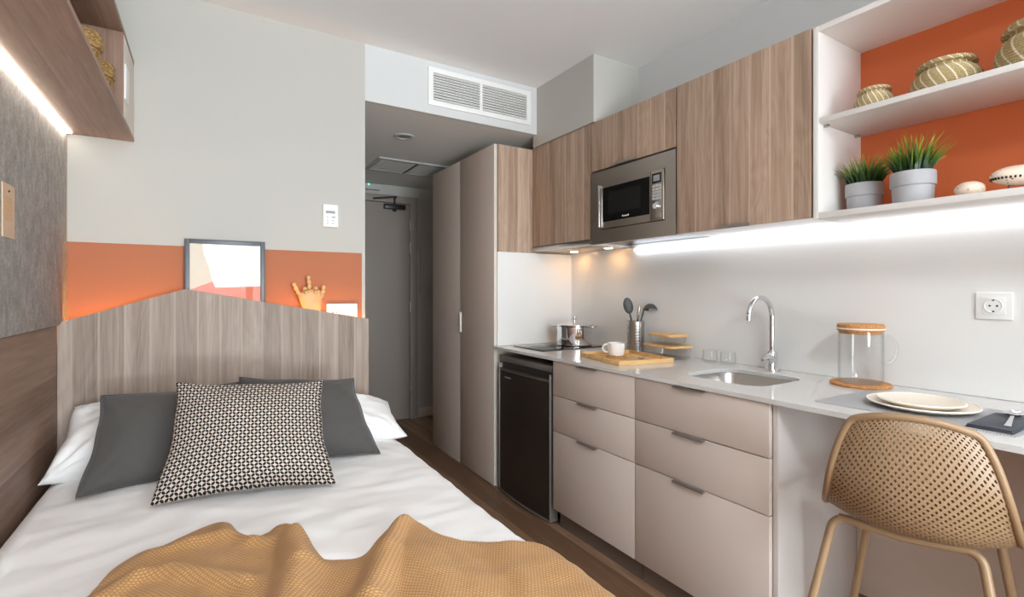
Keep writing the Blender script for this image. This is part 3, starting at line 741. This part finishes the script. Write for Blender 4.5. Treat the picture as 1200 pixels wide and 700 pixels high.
def eval_poly3(P, s):
    n = len(P) - 1; q = min(max(s * n, 0), n - 1e-6); i = int(q); f_ = q - i
    p0, p1, p2, p3 = (Vector(P[max(0, i-1)]), Vector(P[i]), Vector(P[i+1]), Vector(P[min(n, i+2)]))
    return .5 * ((2*p1) + (p2-p0)*f_ + (2*p0-5*p1+4*p2-p3)*f_*f_ + (3*p1-p0-3*p2+p3)*f_**3)
pothandle(math.radians(-62)); pothandle(math.radians(118))

# utensil holder -----------------------------------------------------
hx, hy = 2.035, 1.985
mb = MB(); N, R = 50, 22
vv = [[mb.bm.verts.new((hx + .046 * math.cos(2*PI*k/N), hy + .046 * math.sin(2*PI*k/N), .8815 + .172 * j / R)) for k in range(N)] for j in range(R + 1)]
for j in range(R):
    for k in range(N):
        if 1 < j < 20 and j % 2 == 0 and k % 2 == 0 and (k // 2) % 5 < 3: continue
        mb.bm.faces.new([vv[j][k], vv[j][(k+1) % N], vv[j+1][(k+1) % N], vv[j+1][k]])
mb.bm.faces.new(vv[0][::-1]); mb.solid(.0012)
t = thing('utensil_holder', 'perforated steel utensil holder against the splashback', 'utensil holder', (hx, hy, .88))
obj('cylinder', mb, M['steel'], t, norm=True)
obj('rim', MB().tube([(hx + .046 * math.cos(2*PI*k/40), hy + .046 * math.sin(2*PI*k/40), 1.054) for k in range(40)], .002, 8, closed=True), M['steel'], t)
def utensil(name, label, foot, top, mat, kind):
    foot, top = Vector(foot), Vector(top); dv = (top - foot).normalized()
    t = thing(name, label, 'utensil', foot, group='utensils in the steel holder')
    obj('shaft', MB().tube([foot + (top - foot) * k / 6 for k in range(7)], .0045, 10), mat, t)
    side = Vector((.8508, -.5255, 0)); side = (side - dv * side.dot(dv)).normalized(); nn = dv.cross(side)
    m3 = Matrix((side, nn, dv)).transposed()
    if kind == 'spoon':
        b = MB(); b.ball((0, 0, 0), 1, .027, .008, .046); b.xf(Matrix.Translation(top + dv * .04) @ m3.to_4x4()); obj('bowl', b, mat, t)
    elif kind == 'ladle':
        b = MB(); b.lathe([(0, -.034), (.018, -.031), (.033, -.018), (.041, 0), (.039, 0), (.031, -.016), (.017, -.029), (0, -.031)], (0, 0, 0), 28)
        b.xf(Matrix.Translation(top + side * .035 + dv * .005) @ Matrix.Rotation(math.radians(178), 4, Vector((.5255, .8508, 0))) @ Matrix.Rotation(.25, 4, 'X')); obj('bowl', b, mat, t)
    else:
        obj('grip', MB().tube([top - dv * .06, top - dv * .05, top, top + dv * .012], .006, 10, rs=[.005, .007, .008, .004]), M['steel'], t)
utensil('serving_spoon', 'dark grey serving spoon standing in the steel utensil holder', (hx + .01, hy - .01, .884), (hx - .028, hy + .018, 1.10), M['nylon'], 'spoon')
utensil('ladle', 'dark grey ladle with bowl turned to the side in the steel utensil holder', (hx - .01, hy + .01, .884), (hx + .032, hy - .030, 1.12), M['nylon'], 'ladle')
utensil('whisk_handle', 'slim steel handled utensil leaning toward the ladle in the steel holder', (hx, hy + .02, .884), (hx + .008, hy - .018, 1.125), M['nylon'], 'grip')

# tray with cup -------------------------------------------------------
TR_ = math.radians(-11); TM = Matrix.Translation((1.785, 1.815, .8802)) @ Matrix.Rotation(TR_, 4, 'Z')
t = thing('serving_tray', 'light bamboo serving tray on the worktop in front of utensils', 'tray', (1.785, 1.815, .88))
obj('base', B(-.148, .148, -.178, .178, 0, .005).xf(TM), M['bamboo'], t)
for a in ((-.153, -.145, -.183, .183), (.145, .153, -.183, .183), (-.145, .145, -.183, -.175), (-.145, .145, .175, .183)):
    obj('side', B(*a, 0, .021, .001).xf(TM), M['bamboo'], t)
cu = (1.755, 1.845)
single('coaster', MB().cyl((cu[0], cu[1], .8856), .052, .009, 40, .002), M['cork'], 'round cork coaster under the white cup on the bamboo tray', 'coaster', (cu[0], cu[1], .8856))
t = thing('cup', 'white porcelain cup on the cork coaster on the tray', 'cup', (cu[0], cu[1], .895))
c = (cu[0], cu[1], .8948)
obj('body', MB().lathe([(0, 0), (.028, 0), (.036, .004), (.041, .02), (.0435, .066), (.0415, .066), (.039, .02), (.034, .007), (0, .006)], c, 44), M['porcelain'], t)
dv = Vector((-.80, .60, 0))
pts = [(c[0] + dv.x * (.039 + r_), c[1] + dv.y * (.039 + r_), c[2] + z) for r_, z in ((0, .056), (.015, .058), (.026, .048), (.027, .034), (.018, .022), (-.001, .018))]
obj('handle', MB().tube([eval_poly3(pts, k / 20) for k in range(21)], .0042, 10), M['porcelain'], t)
def spoon(name, label, cx, cy, z, ang, L, bw, bl, mat, flip=False):
    t = thing(name, label, 'spoon', (cx, cy, z))
    m = Matrix.Translation((cx, cy, z)) @ Matrix.Rotation(ang, 4, 'Z')
    def fn(u, v):
        a = 2 * PI * u
        return Vector((bl * (v * math.cos(a)), bw * v * math.sin(a) * (1 - .12 * math.cos(a)), .002 + .011 * (v ** 2)))
    b = MB(); b.grid(fn, 32, 8); bmesh.ops.remove_doubles(b.bm, verts=b.bm.verts[:], dist=.0001); b.solid(.0012)
    obj('bowl', b.xf(m), mat, t, norm=True)
    pts = [(-bl + .003, 0, .011), (-bl - L * .25, 0, .012), (-bl - L * .7, 0, .006), (-bl - L, 0, .004)]
    b = MB()
    def hd(u, v):
        p = Vector(eval_poly3(pts, u)); w_ = .0035 + .0055 * max(0, u - .35) ; return p + Vector((0, (v - .5) * 2 * w_, 0))
    b.grid(hd, 24, 4); b.solid(.002); obj('handle', b.xf(m), mat, t, norm=True)
spoon('teaspoon', 'small steel teaspoon lying on the bamboo tray beside the cup', 1.80, 1.72, .8858, math.radians(-70), .08, .015, .022, M['chrome'])

# glass food boxes ------------------------------------------------------
def food_box(label, cx, cy, z, hx_, hy_, h, rot, hl):
    t = thing('food_container', label, 'food container', (cx, cy, z), rot, 'glass food containers with bamboo lids')
    mb = MB(); rings = []
    for o, zz in ((-.012, 0), (-.004, .004), (0, h), (-.004, h), (-.008, .007), (-.016, .005)):
        rings.append([mb.bm.verts.new((p[0], p[1], zz)) for p in rrect(-hx_-o, hx_+o, -hy_-o, hy_+o, .028)])
    for a, b_ in zip(rings[:-1], rings[1:]):
        n = len(a)
        for k in range(n): mb.bm.faces.new([a[k], a[(k+1) % n], b_[(k+1) % n], b_[k]])
    mb.bm.faces.new(rings[0][::-1]); mb.bm.faces.new(rings[-1])
    obj('glass_base', mb, M['glass'], t, world=False, norm=True)
    obj('lid', MB().prism(rrect(-hx_-.004, hx_+.004, -hy_-.004, hy_+.004, .03), 'z', h + .0004, h + .0004 + hl).bevel(.002), M['bamboo'], t, world=False)
food_box('larger glass food container with bamboo lid standing on the worktop', 2.015, 1.745, .8803, .073, .108, .056, math.radians(-8), .011)
food_box('smaller glass food container with bamboo lid stacked on the larger one', 2.018, 1.748, .9484, .058, .09, .042, math.radians(-8), .011)
def tumbler(label, x, y):
    t = thing('glass_tumbler', label, 'glass', (x, y, .8802), group='low glass tumblers by the splashback')
    obj('bowl', MB().lathe([(0, .0), (.026, 0), (.033, .006), (.036, .02), (.033, .034), (.032, .058), (.030, .058), (.031, .034), (.033, .02), (.030, .009), (0, .006)], (x, y, .8802), 40), M['glass'], t)
tumbler('low glass tumbler beside the glass food containers', 2.045, 1.515)
tumbler('low glass tumbler on the tap side of its twin', 2.06, 1.43)

# jug on trivet ------------------------------------------------------
jx, jy = 2.012, .862
single('trivet', MB().lathe([(0, 0), (.091, 0), (.094, .003), (.094, .008), (.091, .0105), (0, .0105)], (jx + .005, jy + .003, .8802), 56), M['cork'], 'round cork trivet under the glass jug', 'trivet', (jx, jy, .8802))
t = thing('glass_jug', 'tall clear glass jug with a cork lid on the trivet', 'jug', (jx, jy, .891))
c = (jx, jy, .891)
obj('body', MB().lathe([(0, 0), (.062, 0), (.068, .004), (.069, .012), (.069, .186), (.066, .186), (.066, .012), (.062, .007), (0, .006)], c, 64), M['glass'], t)
l = obj('lid', MB().lathe([(0, .176), (.064, .176), (.0655, .178), (.0655, .1865), (.0705, .1868), (.072, .189), (.072, .208), (.069, .211), (0, .211)], c, 56), M['cork'], t)
obj('lid_band', MB().lathe([(.0725, .1925), (.0735, .1935), (.0735, .196), (.0725, .197)], c, 56), M['stonew'], l)
dv = Vector((.72, -.69, 0))
pts = [(c[0] + dv.x * (.068 + r_), c[1] + dv.y * (.068 + r_), c[2] + z) for r_, z in ((0, .168), (.02, .168), (.043, .145), (.047, .115), (.036, .085), (.016, .068), (0, .066))]
obj('handle', MB().tube([eval_poly3(pts, k / 28) for k in range(29)], .0058, 12), M['glass'], t)

# place setting --------------------------------------------------------
single('placemat', MB().prism(rrect(1.60, 1.925, .362, .812, .004), 'z', .8802, .8815), M['mat'], 'grey woven placemat under the plates on the desk end', 'placemat', (1.76, .58, .8802), smooth=False)
def plate(label, x, y, z, r, mat):
    t = thing('plate', label, 'plate', (x, y, z), group='stoneware plates on the placemat')
    obj('well', MB().lathe([(0, 0), (r * .62, 0), (r * .72, .002), (r * .95, .0135), (r * .962, .0155), (r * .95, .0165), (r * .70, .006), (0, .005)], (x, y, z), 64), mat, t)
    obj('rim', MB().tube([(x + r * .968 * math.cos(2*PI*k/64), y + r * .968 * math.sin(2*PI*k/64), z + .0158) for k in range(64)], .0024, 8, closed=True), M['stonew'], t)
plate('large cream stoneware plate lying on the placemat', 1.765, .600, .8817, .133, M['stone'])
plate('small cream stoneware plate stacked on the large plate', 1.765, .602, .8890, .103, M['stone'])
t = thing('napkin', 'folded navy blue napkin on the placemat under the spoon', 'napkin', (1.73, .415, .8818))
for k in range(3): obj('fold', MB().box(1.615 + k * .003, 1.835, .372 + k * .002, .460 - k * .001, .8818 + k * .0026, .8842 + k * .0026, .001), M['navy'], t)
spoon('dessert_spoon', 'bright steel spoon lying on the navy napkin', 1.80, .412, .8895, math.radians(8), .115, .023, .034, M['chrome'])
t = thing('wall_socket', 'white wall socket on the splashback above the desk end', 'socket', (2.118, .531, 1.17))
obj('plate', B(2.109, 2.118, .487, .574, 1.131, 1.217, .003), M['plastic'], t)
obj('insert', B(2.107, 2.110, .503, .558, 1.146, 1.202, .001), M['plastic'], t)
socket_face(t, (2.107, .531, 1.174), .0205, 'x')

# ------------------------------------------------------------------ upper units
def wall_unit(y0, y1, z0, z1, label, hand=None):
    t = thing('wall_cabinet', label, 'wall cabinet', (1.96, (y0+y1)/2, z0), group='oak wall cabinets')
    obj('carcass', B(1.820, 2.117, y0+.001, y1-.001, z0+.002, z1), M['wht'], t)
    d_ = obj('door', B(1.799, 1.818, y0+.0015, y1-.0015, z0, z1, .001), M['oak'], t)
    if hand: obj('handle', MB().box(1.782, 1.800, hand-.07, hand+.07, z0-.004, z0-.001, .0008).box(1.782, 1.785, hand-.07, hand+.07, z0-.003, z0+.008), M['handle'], d_)
wall_unit(2.094, 2.660, 1.505, 2.140, 'oak wall cabinet next to the wardrobe, above the cooker hood')
wall_unit(1.510, 2.090, 1.872, 2.140, 'low oak wall cabinet above the microwave', 1.82)
wall_unit(.924, 1.506, 1.478, 2.140, 'tall oak wall cabinet between the microwave and the open shelves', 1.215)
t = thing('cooker_hood', 'slim steel cooker hood under the wall cabinet near the wardrobe', 'cooker hood', (1.96, 2.377, 1.475))
obj('body', MB().prism([(1.792, 1.500), (1.792, 1.486), (1.798, 1.478), (1.82, 1.475), (2.116, 1.475), (2.116, 1.500)], 'y', 2.094, 2.657), M['steel'], t, ang=50)
obj('filter', B(1.85, 1.95, 2.14, 2.61, 1.4725, 1.4752, .001), M['mwsteel'], t)
for y in (2.52, 2.20): obj('lamp', MB().cyl((2.03, y, 1.4738), .024, .0012, 24), M['lamp_w'], t)

t = thing('microwave', 'built in steel microwave with black glass door among oak cabinets', 'microwave', (1.96, 1.80, 1.474))
obj('body', B(1.82, 2.11, 1.53, 2.07, 1.49, 1.86), M['black'], t)
f = MB().prism([(1.510, 1.474), (2.088, 1.474), (2.088, 1.862), (1.510, 1.862)], 'x', 1.799, 1.818, [[(1.572, 1.548), (2.008, 1.548), (2.008, 1.790), (1.572, 1.790)]])
obj('surround', f, M['mwsteel'], t, smooth=False)
dd = obj('door', MB().prism([(1.652, 1.551), (2.005, 1.551), (2.005, 1.787), (1.652, 1.787)], 'x', 1.790, 1.815, [[(1.657, 1.586), (1.985, 1.586), (1.985, 1.766), (1.657, 1.766)]]), M['mwsteel'], t, smooth=False)
gl = obj('door_glass', B(1.7915, 1.814, 1.657, 1.985, 1.586, 1.766), M['blackglass'], dd)
obj('window', B(1.7911, 1.7916, 1.715, 1.945, 1.625, 1.738), M['mwwin'], gl)
obj('logo', MB().box(1.7908, 1.7916, 1.795, 1.80, 1.598, 1.606).box(1.7908, 1.7916, 1.803, 1.808, 1.598, 1.604).box(1.7908, 1.7916, 1.811, 1.816, 1.598, 1.604).box(1.7908, 1.7916, 1.819, 1.824, 1.598, 1.604).box(1.7908, 1.7916, 1.827, 1.832, 1.598, 1.604).box(1.7908, 1.7916, 1.835, 1.841, 1.598, 1.607), M['plastic'], gl)
obj('door_handle', B(1.776, 1.786, 1.996, 2.006, 1.560, 1.782, .002), M['chrome'], dd)
obj('handle_mount', MB().box(1.784, 1.792, 1.996, 2.006, 1.562, 1.576).box(1.784, 1.792, 1.996, 2.006, 1.766, 1.780), M['mwsteel'], dd)
cp = obj('control_panel', B(1.790, 1.815, 1.575, 1.649, 1.551, 1.787, .001), M['mwsteel'], t)
sc = obj('display_bezel', B(1.788, 1.7905, 1.586, 1.640, 1.726, 1.772), M['blackglass'], cp)
obj('display', B(1.7874, 1.7881, 1.594, 1.632, 1.735, 1.763), M['grey'], sc)
for r_ in range(5):
    for q in range(3): obj('button', B(1.788, 1.7905, 1.587 + q * .019, 1.603 + q * .019, 1.648 + r_ * .0145, 1.659 + r_ * .0145, .0006), M['lgrey'], cp)
m = Matrix.Translation((1.7905, 1.613, 1.617)) @ Matrix.Rotation(-PI/2, 4, 'Y')
obj('dial', MB().lathe([(0, 0), (.021, 0), (.020, .003), (.016, .004), (.015, .014), (.013, .016), (0, .016)], (0, 0, 0), 32).xf(m), M['chrome'], cp)
obj('open_button', B(1.788, 1.7905, 1.588, 1.638, 1.560, 1.584, .0008), M['mwsteel'], cp)

t = thing('open_shelf_unit', 'white open wall shelf unit with burnt orange back above the desk', 'shelf unit', (1.96, .35, 1.471))
UY = -.45
obj('side_panel', B(1.800, 2.117, .9005, .9185, 1.471, 2.136, .0008), M['wht'], t)
obj('side_panel', B(1.800, 2.117, UY, UY+.018, 1.471, 2.136, .0008), M['wht'], t)
obj('top_board', B(1.800, 2.117, UY+.018, .9005, 2.118, 2.136), M['wht'], t)
ms = obj('middle_shelf', B(1.802, 2.103, UY+.0185, .9, 1.800, 1.818, .0006), M['wht'], t)
bs = obj('bottom_board', B(1.800, 2.117, UY+.018, .9005, 1.471, 1.491, .0006), M['wht'], t)
obj('back_panel', B(2.1035, 2.1165, UY+.018, .9005, 1.491, 2.118), M['orange2'], t)
for x in (1.84, 2.06): obj('shelf_pin', MB().box(x-.006, x+.006, .886, .9004, 1.792, 1.8, .001), M['steel'], ms)
single('under_cabinet_light', B(2.096, 2.1175, UY, 2.058, 1.4500, 1.4660, .002), M['led_w'], 'long bright led strip under the wall cabinets at the splashback', 'led strip', (2.09, .8, 1.464))

def basket(x, y, r, h, label, z=1.8182):
    t = thing('seagrass_basket', label, 'basket', (x, y, z), group='seagrass baskets on the middle shelf')
    n = 14; hb = h * .74
    p = [(0, 0), (r * .72, 0)]
    for k in range(n * 4 + 1):
        q = k / (n * 4); rr = r * (.74 + .26 * math.sin(PI * min(1, q * 1.05 + .08)) ** .7 - .05 * q)
        p.append((rr + r * .018 * math.cos(2 * PI * k / 4), hb * q + .002))
    p += [(r * .7, hb + .002), (0, hb + .001)]
    obj('body', MB().lathe(p, (x, y, z), 72), M['grassk'], t, ang=80)
    q0 = hb + .0025; hl = h - q0; p = [(0, q0), (r * .80, q0)]
    for k in range(13): a = k / 12; p.append((r * (.84 - .1 * a * a) + r * .02 * math.cos(2 * PI * k / 4), q0 + hl * .62 * a))
    p += [(r * .6, q0 + hl * .82), (r * .3, q0 + hl * .95), (0, q0 + hl)]
    l = obj('lid', MB().lathe(p, (x, y, z), 72), M['grassk'], t, ang=80)
basket(1.885, .768, .056, .078, 'smallest seagrass basket, beside the shelf unit side panel')
basket(1.895, .583, .085, .098, 'middle sized seagrass basket, between the smallest and the largest')
basket(1.905, .372, .106, .135, 'largest seagrass basket, cut by the right edge of the photo')

def plant(x, y, label, seed, rr, hh, z=1.4912):
    random.seed(seed)
    t = thing('potted_grass', label, 'potted plant', (x, y, z), group='potted artificial grass on the bottom shelf')
    H = .100
    obj('pot', MB().lathe([(0, 0), (rr * .86, 0), (rr * .88, .002), (rr * .92, H * .55), (rr * .985, H * .56), (rr, H * .575), (rr, H - .003), (rr * .98, H), (rr * .9, H), (rr * .88, H - .015), (0, H - .016)], (x, y, z), 56), M['gpot'], t)
    obj('soil', MB().cyl((x, y, z + H - .0155), rr * .87, .002, 32), M['soil'], t)
    mb = MB()
    for k in range(170):
        a = random.uniform(0, 2*PI); r0 = rr * .8 * math.sqrt(random.random()); L = hh * random.uniform(.6, 1.2) * (1.08 - .15 * r0 / rr)
        lean = (.10 + .95 * (r0 / rr) ** 1.3) * random.uniform(.4, 1.35); a2 = a + random.uniform(-.5, .5)
        b0 = Vector((x + r0 * math.cos(a), y + r0 * math.sin(a), z + H - .014)); w_ = random.uniform(.0026, .005); tw = random.uniform(0, PI)
        sd = Vector((math.cos(tw), math.sin(tw), 0)); row = []
        for i in range(6):
            q = i / 5; out = lean * L * .75 * q ** 1.7; c_ = b0 + Vector((math.cos(a2) * out, math.sin(a2) * out, L * (q - .28 * lean * q * q)))
            ww = w_ * (1 - q ** 1.8) + .0003; row.append((mb.bm.verts.new(c_ - sd * ww), mb.bm.verts.new(c_ + sd * ww + Vector((0, 0, .0004))), q))
        for (a0, a1, q0), (b1, b2, q1) in zip(row[:-1], row[1:]):
            f = mb.bm.faces.new([a0, a1, b2, b1])
            for lp, uvq in zip(f.loops, ((0, q0), (1, q0), (1, q1), (0, q1))): lp[mb.uv].uv = uvq
    obj('foliage', mb, M['grassm'], t)
plant(1.945, .822, 'potted artificial grass beside the white shelf side panel', 4, .056, .105)
plant(1.885, .662, 'potted artificial grass with fuller taller blades, nearer the small ceramic', 9, .058, .118)
x, y, z = 1.865, .520, 1.4912
t = thing('ceramic_urchin', 'small speckled cream ceramic sea urchin on the bottom shelf', 'ornament', (x, y, z))
obj('shell', MB().lathe([(0, 0)] + [(.034 * math.sin(.5 + (PI - .95) * k / 16), .021 - .023 * math.cos(.5 + (PI - .95) * k / 16)) for k in range(17)] + [(.010, .036), (0, .035)], (x, y, z), 40), M['ceramic'], t, ang=70)
obj('opening', MB().lathe([(.013, .0375), (.015, .0395), (.012, .0398), (.010, .037)], (x, y, z), 24), M['joint'], t)
x, y, z = 1.875, .418, 1.4912
t = thing('ceramic_fish', 'cream ceramic fish shape with a black beaded band on thin legs', 'ornament', (x, y, z))
ax = Vector((.45, -.89, 0)).normalized()
m = Matrix.Translation((x, y, z + .044)) @ Matrix.Rotation(math.atan2(ax.y, ax.x), 4, 'Z')
obj('body', MB().ball((0, 0, 0), 1, .062, .038, .027, 36, 20).xf(m), M['ceramic'], t)
bd = MB()
for k in range(40):
    a = 2 * PI * k / 40; bd.ball((.0615 * math.cos(a) * .965, .0358 * math.sin(a) * .965, -.007), .0032, 1, 1, 1.5, 8, 6)
obj('beaded_band', bd.xf(m), M['black'], t)
for q in (-.022, .022): obj('leg', MB().tube([m @ Vector((q, 0, -.02)), m @ Vector((q - .004, 0, -.044))], .002, 8), M['dsteel'], t)

# ------------------------------------------------------------------ stool
ROT = math.radians(17)
CH = Matrix.Translation((1.49, .52, 0)) @ Matrix.Rotation(ROT, 4, 'Z')
t = thing('stool', 'sand beige bar stool with perforated shell seat at the desk', 'stool', (1.49, .52, 0), ROT)
# profile of the shell (local: x forward, y left, z up): centre line and half width, side lift
PROF = [(-.150,.935,.115,.025,-.025),(-.160,.885,.140,.040,-.035),(-.163,.80,.162,.055,-.035),(-.150,.72,.176,.085,-.02),(-.110,.66,.186,.095,.0),(-.03,.622,.192,.07,.02),(.07,.612,.195,.02,.035),(.17,.618,.195,-.0,.03),(.235,.615,.165,-.01,.01)]
def prof(v):
    n = len(PROF) - 1; q = min(max(v * n, 0), n - 1e-6); i = int(q); f_ = q - i
    P4 = [PROF[max(0, i-1)], PROF[i], PROF[i+1], PROF[min(n, i+2)]]
    return [.5 * ((2*b) + (c_-a)*f_ + (2*a-5*b+4*c_-d_)*f_*f_ + (3*b-a-3*c_+d_)*f_**3) for a, b, c_, d_ in zip(*P4)]
def shell(u, v):
    "u -1..1 across, v 0..1 from back top to seat front"
    x, z, w_, fw, lift = prof(v); k = abs(u) ** 2.2
    return Vector((x + fw * k, u * w_, z + lift * k))
nu, nv = 48, 72
mb = MB(); vt = {}
for i in range(nu + 1):
    for j in range(nv + 1):
        if (i + j) % 2 == 0: vt[i, j] = mb.bm.verts.new(shell(2 * i / nu - 1, j / nv))
fs = []
for i in range(nu + 1):
    for j in range(nv + 1):
        if (i + j) % 2 == 1:
            ring_ = [vt.get(q) for q in ((i-1, j), (i, j-1), (i+1, j), (i, j+1))]; ring_ = [q for q in ring_ if q]
            if len(ring_) >= 3: fs.append(mb.bm.faces.new(ring_))
bmesh.ops.recalc_face_normals(mb.bm, faces=mb.bm.faces[:])
nb = MB(); nv_ = {}
def same(v_):
    if v_ not in nv_: nv_[v_] = nb.bm.verts.new(v_.co)
    return nv_[v_]
for f in fs:
    cc = f.calc_center_median(); out_ = [same(v_) for v_ in f.verts]; inn = [nb.bm.verts.new(cc + (v_.co - cc) * .47) for v_ in f.verts]
    for k in range(len(out_)):
        k2 = (k + 1) % len(out_); nb.bm.faces.new([out_[k], out_[k2], inn[k2], inn[k]])
mb.bm.free(); mb = nb; mb.solid(.012)
obj('seat_shell', mb, M['tan'], t, world=False, norm=True, ang=30)
pts = [shell(2*k/30-1, 0) for k in range(30)] + [shell(1, k/44) for k in range(44)] + [shell(1-2*k/30, 1) for k in range(30)] + [shell(-1, 1-k/44) for k in range(44)]
for _ in range(3): pts = [(pts[i-1] + pts[i] * 2 + pts[(i+1) % len(pts)]) / 4 for i in range(len(pts))]
obj('rim', MB().tube(pts, .0085, 12, closed=True), M['tan'], t, world=False)
RZ = .607
def bent(P, r=.03, n=7):
    out = [Vector(P[0])]
    for a, b, c_ in zip(P[:-2], P[1:-1], P[2:]):
        a, b, c_ = Vector(a), Vector(b), Vector(c_); d1 = (a - b).normalized(); d2 = (c_ - b).normalized()
        p, q = b + d1 * r, b + d2 * r
        for k in range(n + 1): s_ = k / n; out.append(p * (1-s_)**2 + b * 2*s_*(1-s_) + q * s_*s_)
    out.append(Vector(P[-1])); return out
RL, RR, FL, FR = .16, -.11, .095, -.15
f = MB().tube([(.02, RR, RZ), (.005, (RL+RR)/2, RZ-.006), (.02, RL, RZ)], .0105, 12).tube([(.02, RR+.03, RZ), (.18, FR+.02, RZ-.006)], .009, 12).tube([(.02, RL-.05, RZ), (.18, FL-.01, RZ-.006)], .009, 12).tube([(.18, FR, RZ-.006), (.18, FL, RZ-.006)], .009, 12)
obj('seat_frame', f, M['tanm'], t, world=False)
for P in ([(.018, RL-.03, RZ), (.02, RL+.012, RZ), (-.13, RL+.125, .01)], [(.018, RR+.03, RZ), (.02, RR-.012, RZ), (-.11, RR-.10, .01)], [(.18, FL-.03, RZ-.006), (.185, FL+.01, RZ-.006), (.27, FL+.10, .01)], [(.18, FR+.03, RZ-.006), (.185, FR-.01, RZ-.006), (.27, FR-.10, .01)]):
    l = obj('leg', MB().tube(bent(P, .035), .0105, 14), M['tanm'], t, world=False)
    obj('foot', MB().cyl((P[-1][0], P[-1][1], 0), .012, .014, 14, .002), M['black'], l, world=False)

# fill lamp added out of view, above and behind the camera
t = thing('fill_lamp', 'round flush lamp added out of view as fill light', 'ceiling light', (.30, -1.05, 2.51))
obj('base', MB().lathe([(0, 0), (.27, 0), (.27, -.045), (.262, -.05), (.262, -.02), (0, -.02)], (.30, -1.05, 2.5095), 56), M['plastic'], t, norm=True)
obj('diffuser', MB().lathe([(0, -.024), (.258, -.024), (.258, -.052), (.24, -.062), (.12, -.072), (0, -.075)], (.30, -1.05, 2.5095), 56), emit('fill lamp diffuser', (236, 245, 255), 56), t, norm=True)

# ------------------------------------------------------------------ light
world = bpy.data.worlds.new('world'); scene.world = world; world.use_nodes = True
bg = world.node_tree.nodes['Background']; bg.inputs[0].default_value = (.80, .90, 1, 1); bg.inputs[1].default_value = 2.0
ld = bpy.data.lights.new('daylight', 'AREA'); ld.shape = 'RECTANGLE'; ld.size = WX1 - WX0 + .3; ld.size_y = WZ1 - WZ0 + .2; ld.energy = 165; ld.color = (.88, .95, 1)
lo = bpy.data.objects.new('daylight', ld); COL.objects.link(lo); lo.location = ((WX0 + WX1) / 2, YB - .35, (WZ0 + WZ1) / 2 + .05); lo.rotation_euler = (math.radians(90), 0, 0)

# upward area light added outside the window to brighten the ceiling
ld = bpy.data.lights.new('ceiling_fill', 'AREA'); ld.shape = 'RECTANGLE'; ld.size = 2.2; ld.size_y = 1.2; ld.energy = 250; ld.color = (.88, .95, 1)
lo = bpy.data.objects.new('ceiling_fill', ld); COL.objects.link(lo); lo.location = (.64, YB - .75, .35); lo.rotation_euler = (math.radians(145), 0, 0)
